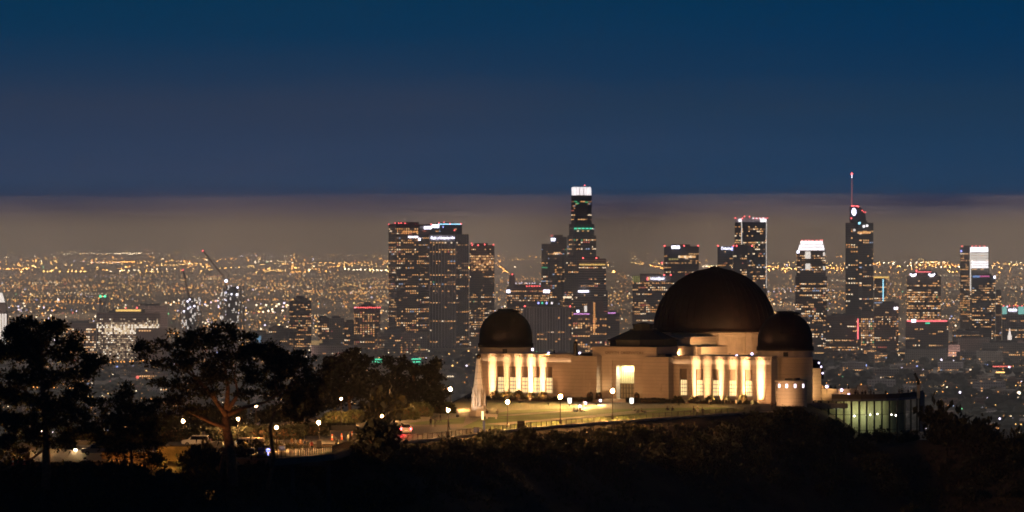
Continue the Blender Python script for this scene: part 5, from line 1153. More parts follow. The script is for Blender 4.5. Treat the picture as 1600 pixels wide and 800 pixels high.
o = tower('apartment_tower', 'dark apartment block with a magenta roof line and scattered orange windows', [(ring([(895, 9000), (922, 8995), (948, 9003)], 40), 491, 'dark', None)], 11, cat='apartment tower', p=.5, full=.02, mix=(7, 4, 3, 1.4, .2, .6, .1), cw=4, fh=3.6, hh=.6)
panel(o, 896, 921, 490, 491, 8994, m_mag, 'roof_strip'); panel(o, 901, 905, 484.5, 488, 8994, m_sign); panel(o, 913, 918, 478, 488.5, 9030, m_crowns, 'stair_light')
b = MB(); q = on(o, 930, 470, 9020); b.box(q.x-14, q.x+14, q.y, q.y+20, 0, q.z); b.build('rear_body', FAC['dark'], o)
for py in range(473, 520, 3): panel(o, 927, 930, py, py+1.8, 8996, WIN[0], 'lit_bay')
o = tower('apartment_tower', 'lower dark block with a blue violet roof light left of the lettered concrete tower', [(ring([(948, 9020), (968, 9020)], 40), 489, 'dark', None)], 12, cat='apartment tower', p=.3, mix=(6, 4, 3, 1, .2, .4, .1)); panel(o, 950, 962, 488.5, 489.6, 9019, m_mag, 'roof_strip')
o = tower('office_tower', 'grey concrete tower with lit name sign and red emblem on its parapet', [(ring([(988, 9150), (1049, 9140)], 45), 431, 'grey', None)], 13, cat='office tower', p=.4, full=.03, mix=(5, 6, 3, 2.5, .2, .4, .1), cw=3.4, fh=3.8)
letters(o, 'UnionBank', 1016.5, 1038, 435.2, 9137, m_sign, 4.2)
panel(o, 1010.5, 1012.8, 433, 438, 9137.5, m_redl, 'emblem'); panel(o, 1012.8, 1015, 433, 437.4, 9137.5, m_amb, 'emblem')
panel(o, 1001, 1048, 430.5, 439.5, 9139.3, mat('tower_stone', (.46, .43, .44), .8), 'parapet_band')
for px in (989, 992, 995, 998): panel(o, px, px+1.3, 431, 441, 9139, mat('green_gold', (.3, .3, .1), .5, emit=(.75, .7, .2), strength=.5), 'lit_strip')
for px in (1038, 1048): beacon(o, px, 429.5, 9139)
o = tower('skyscraper', 'dark blue glass tower with a small white sign, left of the main dome', [(ring([(1037.5, 9320), (1092, 9310)], 45), 385, 'blue', None)], 14, p=.2, full=.05, mix=(4, 5, 3, 3, .6, .4, .1))
panel(o, 1049.5, 1062, 384, 388.5, 9308, m_sign); [beacon(o, px, 384, 9309) for px in (1038.5, 1069, 1091)]; beacon(o, 1034.5, 410.5, 9310)
for k in range(9): panel(o, 1060+k*3, 1062.6+k*3, 399.5, 402.8, 9308.5, WIN[1 if k % 3 else 3], 'lit_bay')
for k in range(4): panel(o, 1045+k*4, 1048+k*4, 404, 406, 9308.5, mat('yellow_bay', (.3, .3, .1), .5, emit=(1, .8, .25), strength=.6), 'lit_bay')
o = tower('skyscraper', 'black tower with white lit crown corners, tallest behind the main dome', [(ring([(1148, 9420), (1158.5, 9400), (1198, 9404)], 50), 347, 'blue', None)], 15, p=.36, full=.08, mix=(4, 6, 4, 3, .6, .6, .1))
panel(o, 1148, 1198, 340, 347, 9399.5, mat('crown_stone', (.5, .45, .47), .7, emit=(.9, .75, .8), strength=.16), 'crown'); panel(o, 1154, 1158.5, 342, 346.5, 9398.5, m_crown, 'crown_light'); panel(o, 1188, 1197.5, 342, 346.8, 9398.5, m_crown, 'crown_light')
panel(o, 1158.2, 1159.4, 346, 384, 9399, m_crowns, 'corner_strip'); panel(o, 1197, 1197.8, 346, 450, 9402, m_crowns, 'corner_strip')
for k in range(8): panel(o, 1176+k*2.6, 1178+k*2.6, 340.2, 341.8, 9398, m_redl if k % 2 else m_crown, 'crown_light')
[beacon(o, px, py, 9398, .8) for px, py in ((1149, 340.5), (1160, 341), (1163, 338), (1171, 338.5), (1199, 340.5))]
o = tower('skyscraper', 'blunt dark blue tower with a white sign at its left shoulder behind the main dome', [(ring([(1121, 9280), (1145, 9270)], 40), 385, 'teal', None), (ring([(1145.5, 9276), (1167, 9276), (1176, 9290)], 40), 385, 'blue', None)], 16, p=.22, full=.02, mix=(4, 5, 3, 3, .6, .4, .1))
letters(o, 'Deloitte', 1127, 1143.5, 388.2, 9268, m_sign, 4.6); panel(o, 1143.5, 1145, 385, 391.5, 9268, m_signb); [beacon(o, px, 384, 9269) for px in (1122, 1146, 1151, 1175)]
o = tower('skyscraper', 'tower with a stepped brilliant white crown right of the domes', [(ring([(1242.5, 9230), (1249, 9220), (1286, 9220), (1292.5, 9230)], 45), 432, 'dark', None), (ring([(1244.5, 9232), (1250, 9223), (1285, 9223), (1290, 9232)], 42), 391, 'dark', 432)], 17, p=.5, full=.12, mix=(3, 5, 4, 4, 1, .3, .1))
for x0, x1, y0, y1 in ((1249, 1288, 387, 391), (1250.5, 1287, 382.5, 387), (1252.5, 1285.5, 376.5, 382)): 
    a_ = on(o, x0, y1, 9226); c_ = on(o, x1, y0, 9226); b = MB(); b.box(a_.x, c_.x, a_.y, a_.y+34, a_.z, c_.z); b.build('crown', m_crown, o)
panel(o, 1251, 1286.5, 386.4, 387.2, 9224.5, m_roof, 'crown_joint'); panel(o, 1252, 1286, 381.8, 382.6, 9224.5, m_roof, 'crown_joint'); panel(o, 1270, 1284, 384.4, 385.1, 9224.5, m_roof, 'crown_joint')
panel(o, 1258, 1266.5, 393, 404, 9221.5, m_crowns, 'lit_bay'); panel(o, 1258.5, 1266, 412, 421, 9221.5, m_crowns, 'lit_bay'); panel(o, 1245, 1249, 391.5, 395.5, 9220, m_sign); panel(o, 1286, 1289, 394, 400, 9220, m_crowns, 'lit_bay'); panel(o, 1286, 1289, 416, 422, 9220, m_crowns, 'lit_bay')
[beacon(o, px, 375.5, 9225, .8) for px in (1253, 1259, 1264, 1270, 1276, 1282, 1285)]
o = tower('skyscraper', 'tall blue glass tower with curved crown and red tipped spire', [(ring([(1321, 9390), (1341, 9372), (1348, 9372), (1364.5, 9388)], 45), 348, 'teal', None)], 18, p=.26, full=.03, mix=(3, 6, 3, 4, .8, .3, .1), cw=5, hh=.6)
q0 = on(o, 1329, 348, 9392); q1 = on(o, 1353, 348, 9392); prof = [(1329, 348), (1329, 322.5), (1336, 322), (1343, 323.5), (1348.5, 327.5), (1352, 334), (1353.5, 348)]
b = MB(); A_ = [on(o, x, y, 9392) for x, y in prof]; B_ = [p+Vector((0, 28, 0)) for p in A_]; b.face(A_[::-1]); b.face(B_)
for i in range(len(A_)): j = (i+1) % len(A_); b.face([A_[i], A_[j], B_[j], B_[i]])
b.build('crown', FAC['blue'], o)
for i in range(1, 3): a_, c_ = A_[i], A_[i+1]; m_ = (a_+c_)/2; t = (c_-a_).normalized(); b = MB(); b.obox(m_+Vector((0, -.6, .5)), t, (0, 1, 0), Vector((0, 1, 0)).cross(t), (c_-a_).length/2*.7, .4, .7); b.build('crown_light', m_red, o)
for x, y in ((1349.5, 331), (1352.5, 331.5), (1347, 329)): beacon(o, x, y, 9390, .7)
b = MB(); q = on(o, 1334.3, 331, 9390); b.lathe([(.1, -.3), (3.4, -.3), (5.2, 0), (5.2, .4)], n=20); lg = b.build('emblem', m_sign, o); lg.location = q; lg.rotation_euler = (R(90), 0, 0); lg.scale = (.75, 1.25, 1)
b = MB(); b.obox(q+Vector((.6, -.7, -.3)), (.5, 0, .86), (0, 1, 0), (-.86, 0, .5), 2.2, .2, .9); b.build('emblem_stroke', m_redl, o)
b = MB(); q = on(o, 1331, 322, 9400); b.tube([q-Vector((0, 0, 4)), q+Vector((0, 0, 28)), q+Vector((0, 0, 55))], [1.3, 1.0, .5], 8); b.build('spire', mat('spire_steel', (.55, .42, .42), .4, emit=(1, .35, .35), strength=.35), o); beacon(o, 1331, 271.5, 9400, 1.6); panel(o, 1330.6, 1331.4, 273, 278, 9399, m_sign, 'spire_light'); beacon(o, 1330, 341, 9388, 1)
for x, y, m_ in ((1341, 347, m_cyan), (1348, 352, m_crown), (1353, 351, m_crown), (1333, 358, m_crowns)): panel(o, x, x+3.6, y, y+3.4, 9371, m_, 'roof_light')
for k in range(9): panel(o, 1340+k*2.3, 1342+k*2.3, 362, 365, 9370.5, WIN[0 if k % 2 else 1], 'lit_bay')
o = tower('skyscraper', 'unfinished tower lit by work lights with an amber roof line beside the spired tower', [(ring([(1366, 9460), (1384, 9460)], 40), 435, 'dark', None)], 19, p=.6, full=.2, mix=(6, 5, 3, 3, .4, .8, .1)); panel(o, 1365, 1389, 432, 434.5, 9458, m_amb, 'roof_strip'); panel(o, 1379.3, 1380.5, 436, 505, 9458, m_cyan, 'hoist_light')
o = tower('skyscraper', 'brown tower with two white lit arches on its rounded top', [(ring([(1417, 9330), (1470, 9325)], 45), 432, 'brown', None), (ring([(1422, 9345), (1465, 9345)], 30), 425.5, 'dark', 432)], 20, p=.55, full=.16, mix=(4, 5, 7, 2, .1, .2, .1), cw=2.8)
for px in (1427, 1456):
    b = MB(); q = on(o, px, 429.5, 9323); b.tube([q+Vector((-5.5, 0, 1.6)), q+Vector((-2, 0, -1.2)), q+Vector((2.5, 0, -.6)), q+Vector((5.5, 0, 2.2))], [1.3, 2.3, 2.0, .8], 8); b.build('arch_light', m_sign, o)
panel(o, 1430, 1455, 424.2, 425.4, 9343, m_redl, 'roof_strip'); beacon(o, 1432, 422.5, 9343)
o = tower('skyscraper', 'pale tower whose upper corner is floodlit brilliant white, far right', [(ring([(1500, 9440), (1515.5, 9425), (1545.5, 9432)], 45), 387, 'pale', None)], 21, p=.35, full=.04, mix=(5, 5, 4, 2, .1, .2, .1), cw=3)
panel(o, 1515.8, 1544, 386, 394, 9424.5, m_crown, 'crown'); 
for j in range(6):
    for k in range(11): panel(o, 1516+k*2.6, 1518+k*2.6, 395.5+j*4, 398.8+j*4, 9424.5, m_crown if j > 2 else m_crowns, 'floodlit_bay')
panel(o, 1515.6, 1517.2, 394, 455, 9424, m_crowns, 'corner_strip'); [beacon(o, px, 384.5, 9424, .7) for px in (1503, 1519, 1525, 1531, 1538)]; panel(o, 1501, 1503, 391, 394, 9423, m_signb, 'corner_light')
o = tower('skyscraper', 'black glass tower with a blue to magenta roof line in front of the floodlit one', [(ring([(1519, 9285), (1549, 9280), (1554.5, 9290)], 40), 431, 'blue', None)], 22, p=.42, full=.05, mix=(5, 6, 4, 3, 1, .5, .1), cw=3.4)
panel(o, 1520, 1531, 430.5, 433.5, 9279, glow('blue_strip', (.25, .45, .9), .9), 'roof_strip'); panel(o, 1531, 1546, 430.5, 433, 9279, glow('pink_strip', (.8, .15, .4), .9), 'roof_strip'); panel(o, 1552.5, 1555.5, 431, 435, 9279, m_sign, 'corner_light')
tower('skyscraper', 'narrow dark tower right of the magenta topped glass tower', [(ring([(1556, 9350), (1564.5, 9350)], 40), 456, 'dark', None)], 23, p=.3)
o = tower('office_block', 'grey block with a turquoise lit top at the right edge', [(ring([(1566, 9180), (1606, 9180)], 50), 491, 'grey', None)], 24, cat='office block', p=.4)
for x0, x1 in ((1566, 1573), (1591, 1600)): panel(o, x0, x1, 479, 491, 9179, glow('turquoise', (.35, .9, .8), .75), 'lit_corner')
panel(o, 1573, 1591, 481, 491, 9180, FAC['grey'], 'parapet_band'); panel(o, 1576, 1589, 483, 486, 9178, m_sign); [beacon(o, px, 478, 9179, .7) for px in (1568, 1577, 1584, 1590, 1597)]
o = tower('office_block', 'squat dark block with a long red roof line right of centre city', [(ring([(1415, 9050), (1482, 9045)], 50), 503, 'dark', None)], 25, cat='office block', p=.14); panel(o, 1417, 1480, 500.5, 502.6, 9044, m_redl, 'roof_strip'); panel(o, 1424, 1431, 499, 503.5, 9043, m_sign, 'roof_light'); panel(o, 1446, 1453, 504, 506, 9043, m_grn)
tower('office_block', 'low grey block left of the spired tower foot', [(ring([(1290, 9080), (1338, 9080)], 50), 493, 'brown', None)], 26, cat='office block', p=.18)
o = tower('office_block', 'brightly lit low block at the foot of the spired tower', [(ring([(1345, 9120), (1366, 9120)], 40), 487, 'grey', None)], 27, cat='office block', p=.8, full=.5, mix=(2, 4, 6, 3, .4, .2, .3))
o = tower('office_block', 'grey stepped block right of the spired tower foot', [(ring([(1366, 9100), (1400, 9100)], 40), 480, 'dark', None), (ring([(1374, 9130), (1404, 9130)], 40), 474, 'brown', None)], 28, cat='office block', p=.4, mix=(6, 5, 4, 2, .4, .8, .1)); panel(o, 1397, 1403, 480, 483.5, 9098, m_sign)
panel(o, 1339.5, 1341.5, 498, 530, 9060, m_redl, 'red_strip')
tower('office_block', 'mid grey block between the arched top tower and the floodlit tower', [(ring([(1488, 9080), (1530, 9080)], 50), 518, 'pale', None)], 29, cat='office block', p=.1)
# left of the cluster
o = tower('office_tower', 'brown tower with lit upper floors standing alone left of the skyline', [(ring([(452, 9180), (486.5, 9175)], 36), 470, 'brown', None), (ring([(459, 9190), (481, 9190)], 26), 465.5, 'brown', 470)], 30, cat='office tower', p=.34, full=.08, mix=(7, 4, 3, 1.2, .2, .9, .1))
o = tower('apartment_tower', 'round brown apartment tower with a ring of red lights and dark dome', [(ring([(553, 9040), (562, 9030), (586, 9030), (594.5, 9040)], 40), 482, 'brown', None)], 31, cat='apartment tower', p=.55, full=.02, mix=(7, 4, 3, 1.6, .2, 2, .1), cw=4, fh=3.6, hh=.6)
b = MB(); q = on(o, 574, 481, 9060); b.lathe([(16, q.z), (14, q.z+4), (6, q.z+7), (5, q.z+10), (.2, q.z+11)], (q.x, q.y), 14); b.build('dome', m_roof, o)
for k in range(13): beacon(o, 554+k*3.3, 480.5, 9029, .75)
tower('apartment_block', 'beige gridded block between the two brown towers', [(ring([(514, 9060), (538, 9060)], 36), 497, 'pale', None)], 32, cat='apartment block', p=.25, full=.0)
tower('apartment_block', 'dark apartment block behind the beige gridded one', [(ring([(538, 9100), (556, 9100)], 36), 503, 'dark', None)], 33, cat='apartment block', p=.5, mix=(6, 4, 3, 2, .2, .6, .1))
tower('apartment_block', 'narrow dark block left of the beige gridded one', [(ring([(497, 9080), (514, 9080)], 36), 496, 'dark', None)], 34, cat='apartment block', p=.4)
o = empty('billboard_wall', at(495, 549, 8850), 0, 'large blank wall floodlit plain yellow below the skyline', 'wall'); a_ = Vector((0, 0, 0))
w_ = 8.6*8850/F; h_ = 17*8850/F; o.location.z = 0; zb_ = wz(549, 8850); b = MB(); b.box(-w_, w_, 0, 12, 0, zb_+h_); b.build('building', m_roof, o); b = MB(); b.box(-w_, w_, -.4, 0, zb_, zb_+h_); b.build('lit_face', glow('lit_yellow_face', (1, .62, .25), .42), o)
o = empty('tinted_billboard', (wx(404, 8900), 8900, 0), 0, 'small slanted pale blue lit board above the pines', 'billboard'); b = MB(); zz = wz(530, 8900); b.obox((0, 0, zz), (1, 0, 0), (0, 1, 0), (.12, 0, 1), 4.2, .6, 5.5); b.build('lit_face', glow('pale_blue_face', (.25, .55, .85), .55), o); b = MB(); b.box(-1, 1, 1, 2, 0, zz); b.build('post', m_roof, o)
# brightly lit studio block and its neighbours on the left
o = tower('office_block', 'long brightly lit white office block left, with an amber roof band', [(ring([(151, 8350), (250, 8345)], 40), 489, 'dark', None)], 35, cat='office block', p=.0, full=.0)
rr = random.Random(8)
for j in range(22):
    y0 = 498+j*3.0; run = 0; OW = MB(); full = .97 if 3 <= j <= 7 else .8 if j % 2 == 0 else .45
    for k in range(40):
        x0 = 151.5+k*2.45; pb = full*(1 if x0 < 214 or j < 8 else .12)*(.55 if x0 < 163 else 1)*(.35 if j < 2 else 1)
        if rr.random() < pb:
            a_, c_ = on(o, x0, y0+(2.5 if 3 <= j <= 7 else 1.7), 8344), on(o, x0+rr.choice((2.1, 2.1, 1.6)), y0, 8344)
            OW.face([(a_.x, a_.y-.3, a_.z), (c_.x, a_.y-.3, a_.z), (c_.x, a_.y-.3, c_.z), (a_.x, a_.y-.3, c_.z)], rr.choices(range(4), (5, 3, 2, 1) if 3 <= j <= 7 else (1, 2, 4, 4))[0])
    OW.build('lit_window_row', [glow('office_white', (1, .86, .68), 2.0), glow('office_warm', (1, .74, .45), 1.4), glow('office_dim', (1, .7, .42), .6), glow('office_low', (1, .62, .35), .25)], o)['kind'] = 'stuff'
panel(o, 181, 220, 483.5, 486.5, 8360, m_amb, 'roof_band')
b = MB(); a_ = on(o, 175, 489, 8362); c_ = on(o, 225, 483, 8362); b.box(a_.x, c_.x, a_.y, a_.y+20, a_.z, c_.z); b.build('roof_plant', m_roof, o)
for px in (196, 214): beacon(o, px, 481, 8360, .9)
panel(o, 212, 262, 513, 566, 8330, FAC['brown'], 'front_wing'); [panel(o, 217+k*4, 219.5+k*4, 516, 517.5, 8328, WIN[1], 'lit_bay') for k in range(5)]
tower('office_block', 'long low dim office wing left of the white lit block', [(ring([(103, 8330), (150, 8330)], 40), 505, 'brown', None)], 36, cat='office block', p=.5, full=.15, mix=(3, 5, 6, 3, .2, .3, .1))
tower('office_block', 'faint grey slab behind the white lit block', [(ring([(210, 8700), (262, 8700)], 40), 478, 'pale', None)], 37, cat='office block', p=.06)
for px, lb in ((157, 'left one of two slim pillars topped with green light'), (164, 'right one of two slim pillars topped with green light')):
    o = empty('light_pillar', (wx(px, 9000), 9000, 0), 0, lb, 'pillar'); b = MB(); z = wz(463, 9000); b.box(-1.8, 1.8, -1.8, 1.8, 0, z-3); b.build('shaft', FAC['pale'], o); b = MB(); b.ball((0, 0, z), 2.2, 8, 6); b.build('lamp', glow('green_lamp', (.1, 1, .45), 2.5), o)
o = empty('city_hall_tower', (wx(2, 8800), 8800, 0), 0, 'white floodlit stepped tower cut by the left edge', 'tower'); z = wz(510, 8800)
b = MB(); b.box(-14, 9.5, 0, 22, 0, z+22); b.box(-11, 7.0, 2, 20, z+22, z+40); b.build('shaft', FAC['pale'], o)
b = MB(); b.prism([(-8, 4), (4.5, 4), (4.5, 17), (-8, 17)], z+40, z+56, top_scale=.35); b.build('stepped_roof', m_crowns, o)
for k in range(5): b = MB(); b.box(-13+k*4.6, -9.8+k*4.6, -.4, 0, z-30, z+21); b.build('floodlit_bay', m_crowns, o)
# two towers under construction, each with a crane beside it
def lattice(b, p, q, w, n, m=0):
    p, q = Vector(p), Vector(q); t = (q-p).normalized(); u = t.cross(Vector((0, 1, 0))).normalized(); v = t.cross(u); l = (q-p).length
    for s in ((1, 1), (1, -1), (-1, 1), (-1, -1)): d = (u*s[0]+v*s[1])*w; b.tube([p+d, q+d], .35, 4, m)
    for k in range(n):
        a, c = p+t*l*k/n, p+t*l*(k+1)/n
        b.tube([a+(u+v)*w, c+(v-u)*w], .28, 4, m); b.tube([a+(v-u)*w, c-(u+v)*w], .28, 4, m); b.tube([a+(u-v)*w, c+(u+v)*w], .28, 4, m)
m_crane = mat('crane_steel', (.16, .06, .05), .6)
for (x0, x1, top, tip, mast, Yc, lb, lc) in ((344, 381, 446, (317, 392), (353, 437), 8900, 'unfinished tower with work lights and open floors, right of two', 'long luffing crane rising left from the taller unfinished tower'), (281, 314, 466, (286, 422), (296, 466), 8950, 'unfinished tower with work lights and open floors, left of two', 'short luffing crane rising over the lower unfinished tower')):
    o = empty('unfinished_tower', (wx((x0+x1)/2, Yc), Yc, 0), 0, lb, 'building'); rr = random.Random(x0); W_ = (x1-x0)/2*Yc/F; zt_ = wz(top, Yc)
    b = MB(); z = 4
    while z < zt_: b.box(-W_+(rr.uniform(0, 4) if z > zt_-25 else 0), W_-(rr.uniform(0, 5) if z > zt_-25 else 0), 0, 28, z, z+.9); z += 4.2
    for k in range(8):
        x = -W_+.6+(2*W_-1.2)*k/7; b.box(x-.5, x+.5, .3, 1.3, 0, zt_-rr.uniform(0, 14)); b.box(x-.5, x+.5, 25, 26, 0, zt_-4)
    b.box(-W_*.5, W_*.4, 9, 19, 0, zt_-2); b.build('frame', FAC['grey'], o)
    b = MB()
    for _ in range(46): x, zz = rr.uniform(-W_, W_), rr.uniform(zt_*.45, zt_-3); b.box(x-.9, x+.9, -.3, .2, zz, zz+rr.choice((1.4, 1.4, 5)))
    b.build('work_lights', m_crowns, o)['kind'] = 'stuff'
    for k in range(5): b = MB(); b.ball((rr.uniform(-W_, W_), -1, zt_-rr.uniform(2, 26)), 1.5, 7, 5); b.build('floodlight', m_sign, o)
    cr = empty('tower_crane', (wx(mast[0], Yc-25), Yc-25, 0), 0, lc, 'crane'); zm = wz(mast[1], Yc-25); b = MB(); lattice(b, (0, 0, 0), (0, 0, zm), 1.1, 22); b.build('mast', m_crane, cr)
    tipv = Vector((wx(tip[0], Yc-25)-cr.location.x, 0, wz(tip[1], Yc-25))); b = MB(); lattice(b, (0, 0, zm), tipv, .9, 24); b.build('jib', m_crane, cr)
    b = MB(); b.box(-1.5, 7, -1.5, 1.5, zm-1, zm+1.4); b.tube([(1, 0, zm), (5, 0, zm+9)], .5, 5); b.tube([(5, 0, zm+9), tipv], .2, 4); b.build('counterweight', m_roof, cr)
    b = MB(); b.ball((.5, -2, zm-2), 2.6 if x0 == 344 else 1.3, 8, 6); b.build('floodlight', m_sign, cr)
    q = bpy.data.objects.new('beacon', BEM); COL.objects.link(q); q.parent = cr; q.location = tipv
# green neon strips on dark roofs above the trees
for px0, px1, pys, lb in ((580, 598, (561.5, 565.5), 'dark low block with two green neon lines, above the left leafy tree'), (643, 658, (561, 565.5, 570), 'dark low block with three green neon lines, left of the small dome')):
    Yg = 7000; o = empty('neon_block', (wx((px0+px1)/2, Yg), Yg, 0), 0, lb, 'building'); b = MB(); w_ = (px1-px0)*.7*Yg/F; b.box(-w_, w_, 0, 30, 0, wz(560, Yg)); b.build('body', m_roof, o)
    for k, py in enumerate(pys): panel(o, px0+k*2, px1-k*1.2, py-.8, py+.8, Yg-1, m_grn, 'neon_line')
# stadium like bright field light and a steeple
Yg = 6900; o = empty('lit_pavilion', (wx(1390, Yg), Yg, 0), 0, 'small pavilion glowing brilliant white in the dark streets right', 'pavilion'); b = MB(); b.box(-9, 9, .3, 16, 0, wz(602, Yg)); b.build('body', m_roof, o); panel(o, 1381.5, 1399.5, 604.5, 609.5, Yg, m_sign, 'lit_front')
for k in range(5): panel(o, 1387+k*2.4, 1388.6+k*2.4, 602, 603.4, Yg, m_crown, 'roof_light')
Yg = 8700; o = empty('church', (wx(1578, Yg), Yg, 0), 0, 'church with a white lit steeple at the right', 'church'); b = MB(); b.box(-18, 22, 0, 30, 0, wz(533, Yg)); b.build('nave', FAC['pale'], o); b = MB(); z = wz(531, Yg); b.prism([(-3, 2), (3, 2), (3, 8), (-3, 8)], z, z+7); b.prism([(-2.4, 2.6), (2.4, 2.6), (2.4, 7.4), (-2.4, 7.4)], z+7, z+20, top_scale=.06); b.build('steeple', m_crowns, o)
for (x0, x1, top, Yb, fk, lb, p_) in ((1494, 1546, 528, 8750, 'pale', 'wide pale hospital like block low on the right', .12), (1535, 1606, 536, 8500, 'pale', 'very wide pale hilltop block at the right edge', .10), (1526, 1568, 549, 8200, 'pale', 'gridded pale block below the wide hilltop block', .12), (1414, 1480, 546, 8420, 'pale', 'long pale low block under the red roof line', .22), (1482, 1500, 538, 8650, 'grey', 'small bright windowed block left of the hospital like block', .7),
                                      (590, 668, 520, 8900, 'grey', 'grey blocks below the brown slab tower', .22), (664, 700, 557, 8700, 'pale', 'pale low hall at the foot of the finned tower', .05), (600, 626, 515, 8860, 'teal', 'pale blue grey slab at the foot of the brown slab tower', .1), (486, 553, 540, 8600, 'grey', 'long low block between the lone brown tower and the round tower', .1), (420, 452, 512, 9000, 'brown', 'dim block left of the lone brown tower', .1), (385, 425, 520, 8980, 'grey', 'faint low block right of the taller unfinished tower', .06)):
    tower('low_block', lb, [(ring([(x0, Yb), (x1, Yb)], 50), top, fk, None)], int(x0), cat='building', p=p_, full=.02, mix=(6, 5, 5, 2, .3, .6, .2))
# ------------------------------------------------------------------ low buildings of the basin: a dozen sources, then copies
LOW = []
for k in range(14):
    rr = random.Random(300+k); w, d, h = rr.uniform(16, 46), rr.uniform(18, 40), rr.choice((6, 7, 8, 10, 12, 16)); root = empty('low_rise_building', (0, 0, -900))
    pl = [(-w/2, -d/2), (w/2, -d/2), (w/2, d/2), (-w/2, d/2)]; b = MB(); b.prism(pl, 0, h); b.box(-w*.2, w*.15, -3, 3, h, h+2.2); b.build('wall', FAC[('grey', 'pale', 'brown', 'grey')[k % 4]], root)
    b = MB(); lit(b, pl, 0, h+.5, rr, 3.2, 3.2, .22, .0, (6, 5, 5, 2.5, .6, .6, .3), .5)
    if b.f: b.build('lit_glazing', WIN, root)['kind'] = 'stuff'
    LOW.append(root)
nL = 0; used = []
rl = random.Random(77); first = set()
while nL < 230:
    py = rl.choice((rl.uniform(545, 690), rl.uniform(545, 610))); Yb = ZC*F/(py-HY); px = rl.uniform(-30, 1630)
    if 700 < px < 1270 and py > 560: continue
    k = rl.randrange(14); o = LOW[k] if k not in first else copy_tree(LOW[k]); first.add(k)
    o.location = (wx(px, Yb), Yb, 0); o.rotation_euler = (0, 0, rl.choice((0, .12, -.2, .35)))
    left = px < 760
    tag(o, 'small dim low building among the dark streets seen '+('between the trees' if left else 'right of the observatory'), 'building', 'low buildings of the basin '+('behind the trees' if left else 'right of the observatory')); nL += 1
for k, r_ in enumerate(LOW):
    if k not in first:
        for ch in list(r_.children): bpy.data.objects.remove(ch)
        bpy.data.objects.remove(r_)
# street trees of the basin: an uncountable dark canopy
b = MB(); rr = random.Random(5)
for _ in range(7600):
    py = 548+205*rr.random()**.8; Yb = ZC*F/(py-HY); px = rr.uniform(-260, 1860); x = wx(px, Yb); s = rr.uniform(4, 9)
    b.ball((x, Yb, s*.7), s, 5, 4, sq=(1.2, 1.2, .8))
tag(b.build('street_tree_canopy', mat('far_leaf', (.018, .022, .014), .9), None), 'dark tree canopy between the basin streets', None, None, 'stuff')

# ------------------------------------------------------------------ lights of the basin
LC = [glow('light_orange', (1, .38, .07), 4.6), glow('light_gold', (1, .54, .15), 4.6), glow('light_white', (1, .78, .5), 5.5), glow('light_violet', (.88, .78, 1), 4.5), glow('light_red', (1, .16, .12), 1.8), glow('light_green', (.25, 1, .4), 1.6), glow('light_blue', (.35, .45, 1), 1.8)]
rr = random.Random(42); PTS = []
def pt(px, py, sz, ci): PTS.append((px, py, sz, ci))
def dens(py):
    if py < 384: return .02
    if py < 396: return .16
    if py < 425: return .42
    if py < 436: return .7
    if py < 475: return 1.0
    if py < 500: return .7
    if py < 545: return .5
    return .24
far_mix = (6.5, 5, 1.3, .3, .35, .08, .02); near_mix = (3.5, 3, 3, 2.6, .5, .35, .4)
n = 0
while n < 3900:
    py = rr.uniform(380, 690)
    if rr.random() > dens(py): continue
    px = rr.uniform(-20, 1620) if rr.random() < .75 else rr.uniform(-20, 610)
    if noise.noise(Vector((px*.012, py*.05, 2)))+.5*noise.noise(Vector((px*.05, py*.16, 7))) < rr.uniform(-.4, .25): continue
    if px < 740 and py > 575 and rr.random() < .7: continue
    ci = rr.choices(range(7), far_mix if py < 478 else near_mix)[0]; pt(px, py, rr.choice((.55, .7, .8, 1.0, 1.1, 1.35)) * (.8 if py > 560 else 1), ci); n += 1
# long straight avenues running away from the viewpoint, and a slanted grid downtown
for X in (-2600, -2050, -1650, -1300, -980, -700, -430, 150, 420, 760, 1050, 1300, 1620, 2050, 2500):
    Yb = 6200+rr.uniform(0, 1500); skew = rr.uniform(-.012, .012); ci = rr.choices(range(4), (5, 4, 2, 1))[0]
    while Yb < 42000:
        x = X+(Yb-9000)*skew; px, py = 800+x/Yb*F, HY+ZC*F/Yb
        if -20 < px < 1620 and rr.random() < .35: pt(px, py, rr.choice((.6, .7, .9)), ci)
        Yb *= 1+rr.uniform(.004, .012)
# rows along avenues
for _ in range(190):
    py = rr.uniform(388, 480) if rr.random() < .7 else rr.uniform(480, 680); px = rr.uniform(-60, 1600); k = rr.randrange(5, 18); st = rr.uniform(4, 9); sl_ = rr.uniform(-.05, .05); ci = rr.choices(range(7), (5, 5, 2.5, .7, .3, .05, .02))[0]; sz = rr.choice((.7, .9, 1.1))
    for j in range(k):
        if rr.random() < .85: pt(px+j*st+rr.uniform(-1, 1), py+j*st*sl_+rr.uniform(-.5, .5), sz, ci)
for px in list(range(100, 262, 6)): pt(px+rr.uniform(-1, 1), 397.3+rr.uniform(-.5, .5), rr.uniform(.9, 1.3), 2)
for px in range(180, 222, 3): pt(px, 397, 1.5, 2)
for px in range(0, 60, 5): pt(px, 421.5+rr.uniform(-2, 2), .9, 0)
for px in range(318, 346, 4): pt(px, 438.5, 1.2, 1)
for px in range(1395, 1600, 7): pt(px+rr.uniform(-3, 3), 417+rr.uniform(-3, 3), 1.2, rr.choice((1, 2, 0)))
for px in range(400, 452, 4): pt(px+rr.uniform(-2, 2), 484+rr.uniform(-10, 14), 1.7, rr.choice((2, 3, 1, 2)))
for px in range(258, 345, 7): pt(px+rr.uniform(-2, 2), 475+rr.uniform(-3, 6), 1.4, rr.choice((2, 3, 3)))
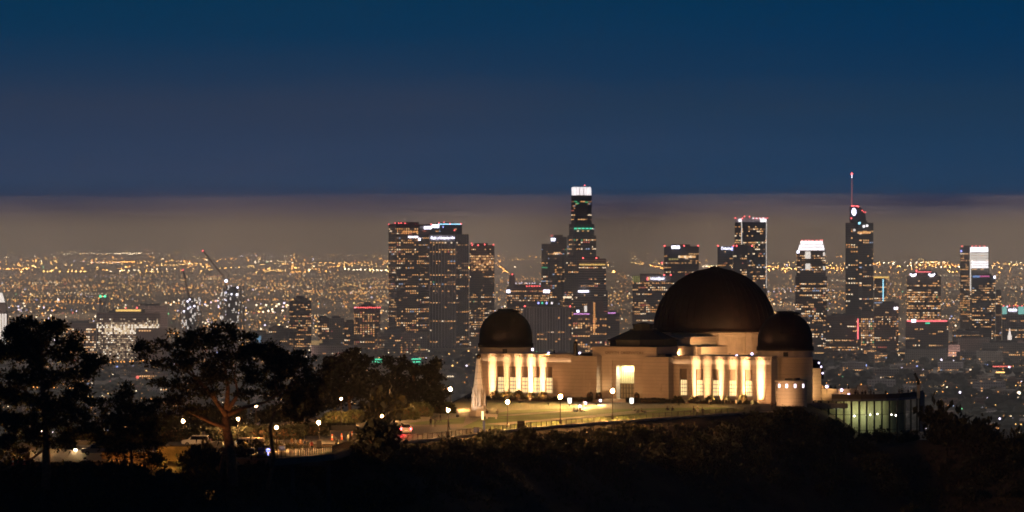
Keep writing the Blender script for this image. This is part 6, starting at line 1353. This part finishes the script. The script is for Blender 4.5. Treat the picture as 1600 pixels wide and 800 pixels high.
for px, py, s, c in ((215, 598.5, 2.6, 4), (183, 582, 1.8, 6), (1384, 612, 1.6, 2), (1316, 599, 2.0, 5), (1504, 645, 2.4, 6), (1502, 650, 2.0, 5), (1592, 624, 2.8, 2), (1582, 667, 2.2, 3), (1562, 666, 1.6, 3), (1573, 640, 2.0, 3), (1433, 581, 1.8, 6), (1353, 579, 2, 6), (1500, 623, 1.8, 3), (1528, 578.5, 1.8, 3), (1565, 570, 1.6, 3), (1577, 582, 1.7, 3), (1556, 544, 2.2, 4), (1471, 570, 1.5, 3), (252, 633, 1.5, 3), (256, 633, 1.5, 3), (260, 633, 1.5, 3), (248, 633, 1.3, 3), (707, 580, 1.8, 1), (729, 579.5, 1.6, 3), (732, 556, 1.7, 1), (1394, 664, 1.6, 0), (1515, 674, 1.9, 0), (1546, 672, 1.6, 0), (1391, 607, 1.4, 3), (92, 578, 1.6, 0), (142, 576, 1.5, 2)):
    pt(px, py, s, c)
for x0, x1, py, c in ((1353, 1372, 544, 4), (1393, 1398, 545.5, 4), (1452, 1461, 546, 0), (1482, 1492, 546.5, 4), (1502, 1514, 545, 4), (1552, 1582, 581, 4), (1557, 1570, 590.5, 1)):
    for px in range(x0, x1, 2): pt(px, py, 1.3, c)
def wpos(p): Yb = ZC*F/(p[1]-HY) if p[1] > 379 else 200*F/7.5; return Vector((wx(p[0], Yb), Yb, 8)), p[2]*.62*Yb/F*1.5
PTS.sort(key=lambda p: -p[2]*(1 if p[1] > 470 else .6))
vis = [p for p in PTS if not (690 < p[0] < 1265 and p[1] > 545) and not (p[0] < 560 and p[1] > 590 and p[2] < 1.5)]
singles = vis[:290]; sset = set(map(id, singles)); rest = [p for p in PTS if id(p) not in sset]
b = MB()
for p in rest: c, r = wpos(p); b.octa(c, r, p[3]+(7 if p[1] < 428 else 0))
# the countless dim ones between them
rr = random.Random(99); nd = 0
while nd < 8000:
    py = rr.uniform(384, 730)
    if rr.random() > (.25 if py < 405 else .7 if py < 430 else 1 if py < 485 else 1 if py < 550 else .25): continue
    px = rr.uniform(-20, 1620) if py < 560 else rr.uniform(-250, 1850); c, r = wpos((px, py, rr.uniform(.5, .9))); b.octa(c, r, 14 if rr.random() < .75 else 15); nd += 1
LC += [glow(m.name+'_far', tuple(m.node_tree.nodes['Principled BSDF'].inputs['Emission Color'].default_value)[:3], m.node_tree.nodes['Principled BSDF'].inputs['Emission Strength'].default_value*11) for m in LC]
LC += [glow('light_dim_amber', (1, .46, .13), 1.6), glow('light_dim_white', (1, .62, .3), 1.4)]
tag(b.build('city_lights', LC), 'carpet of tiny city lights reaching to the horizon', None, None, 'stuff')
CN = ('orange', 'golden', 'warm white', 'violet white', 'red', 'green', 'blue'); SM_ = []
for m in LC[:7]: q = MB(); q.ball((0, 0, 0), 1, 8, 6); SM_.append(q.data('street_light', m, True))
for p in singles:
    c, r = wpos(p); o = bpy.data.objects.new('street_light', SM_[p[3]]); COL.objects.link(o); o.location = c; o.scale = (r,)*3
    wh = 'beyond the towers' if p[1] < 500 else 'in the near dark streets left of the observatory' if p[0] < 760 else 'in the near dark streets right of the observatory'
    tag(o, 'bright %s street light %s' % (CN[p[3]], wh), 'street light', '%s street lights %s' % (CN[p[3]], wh))
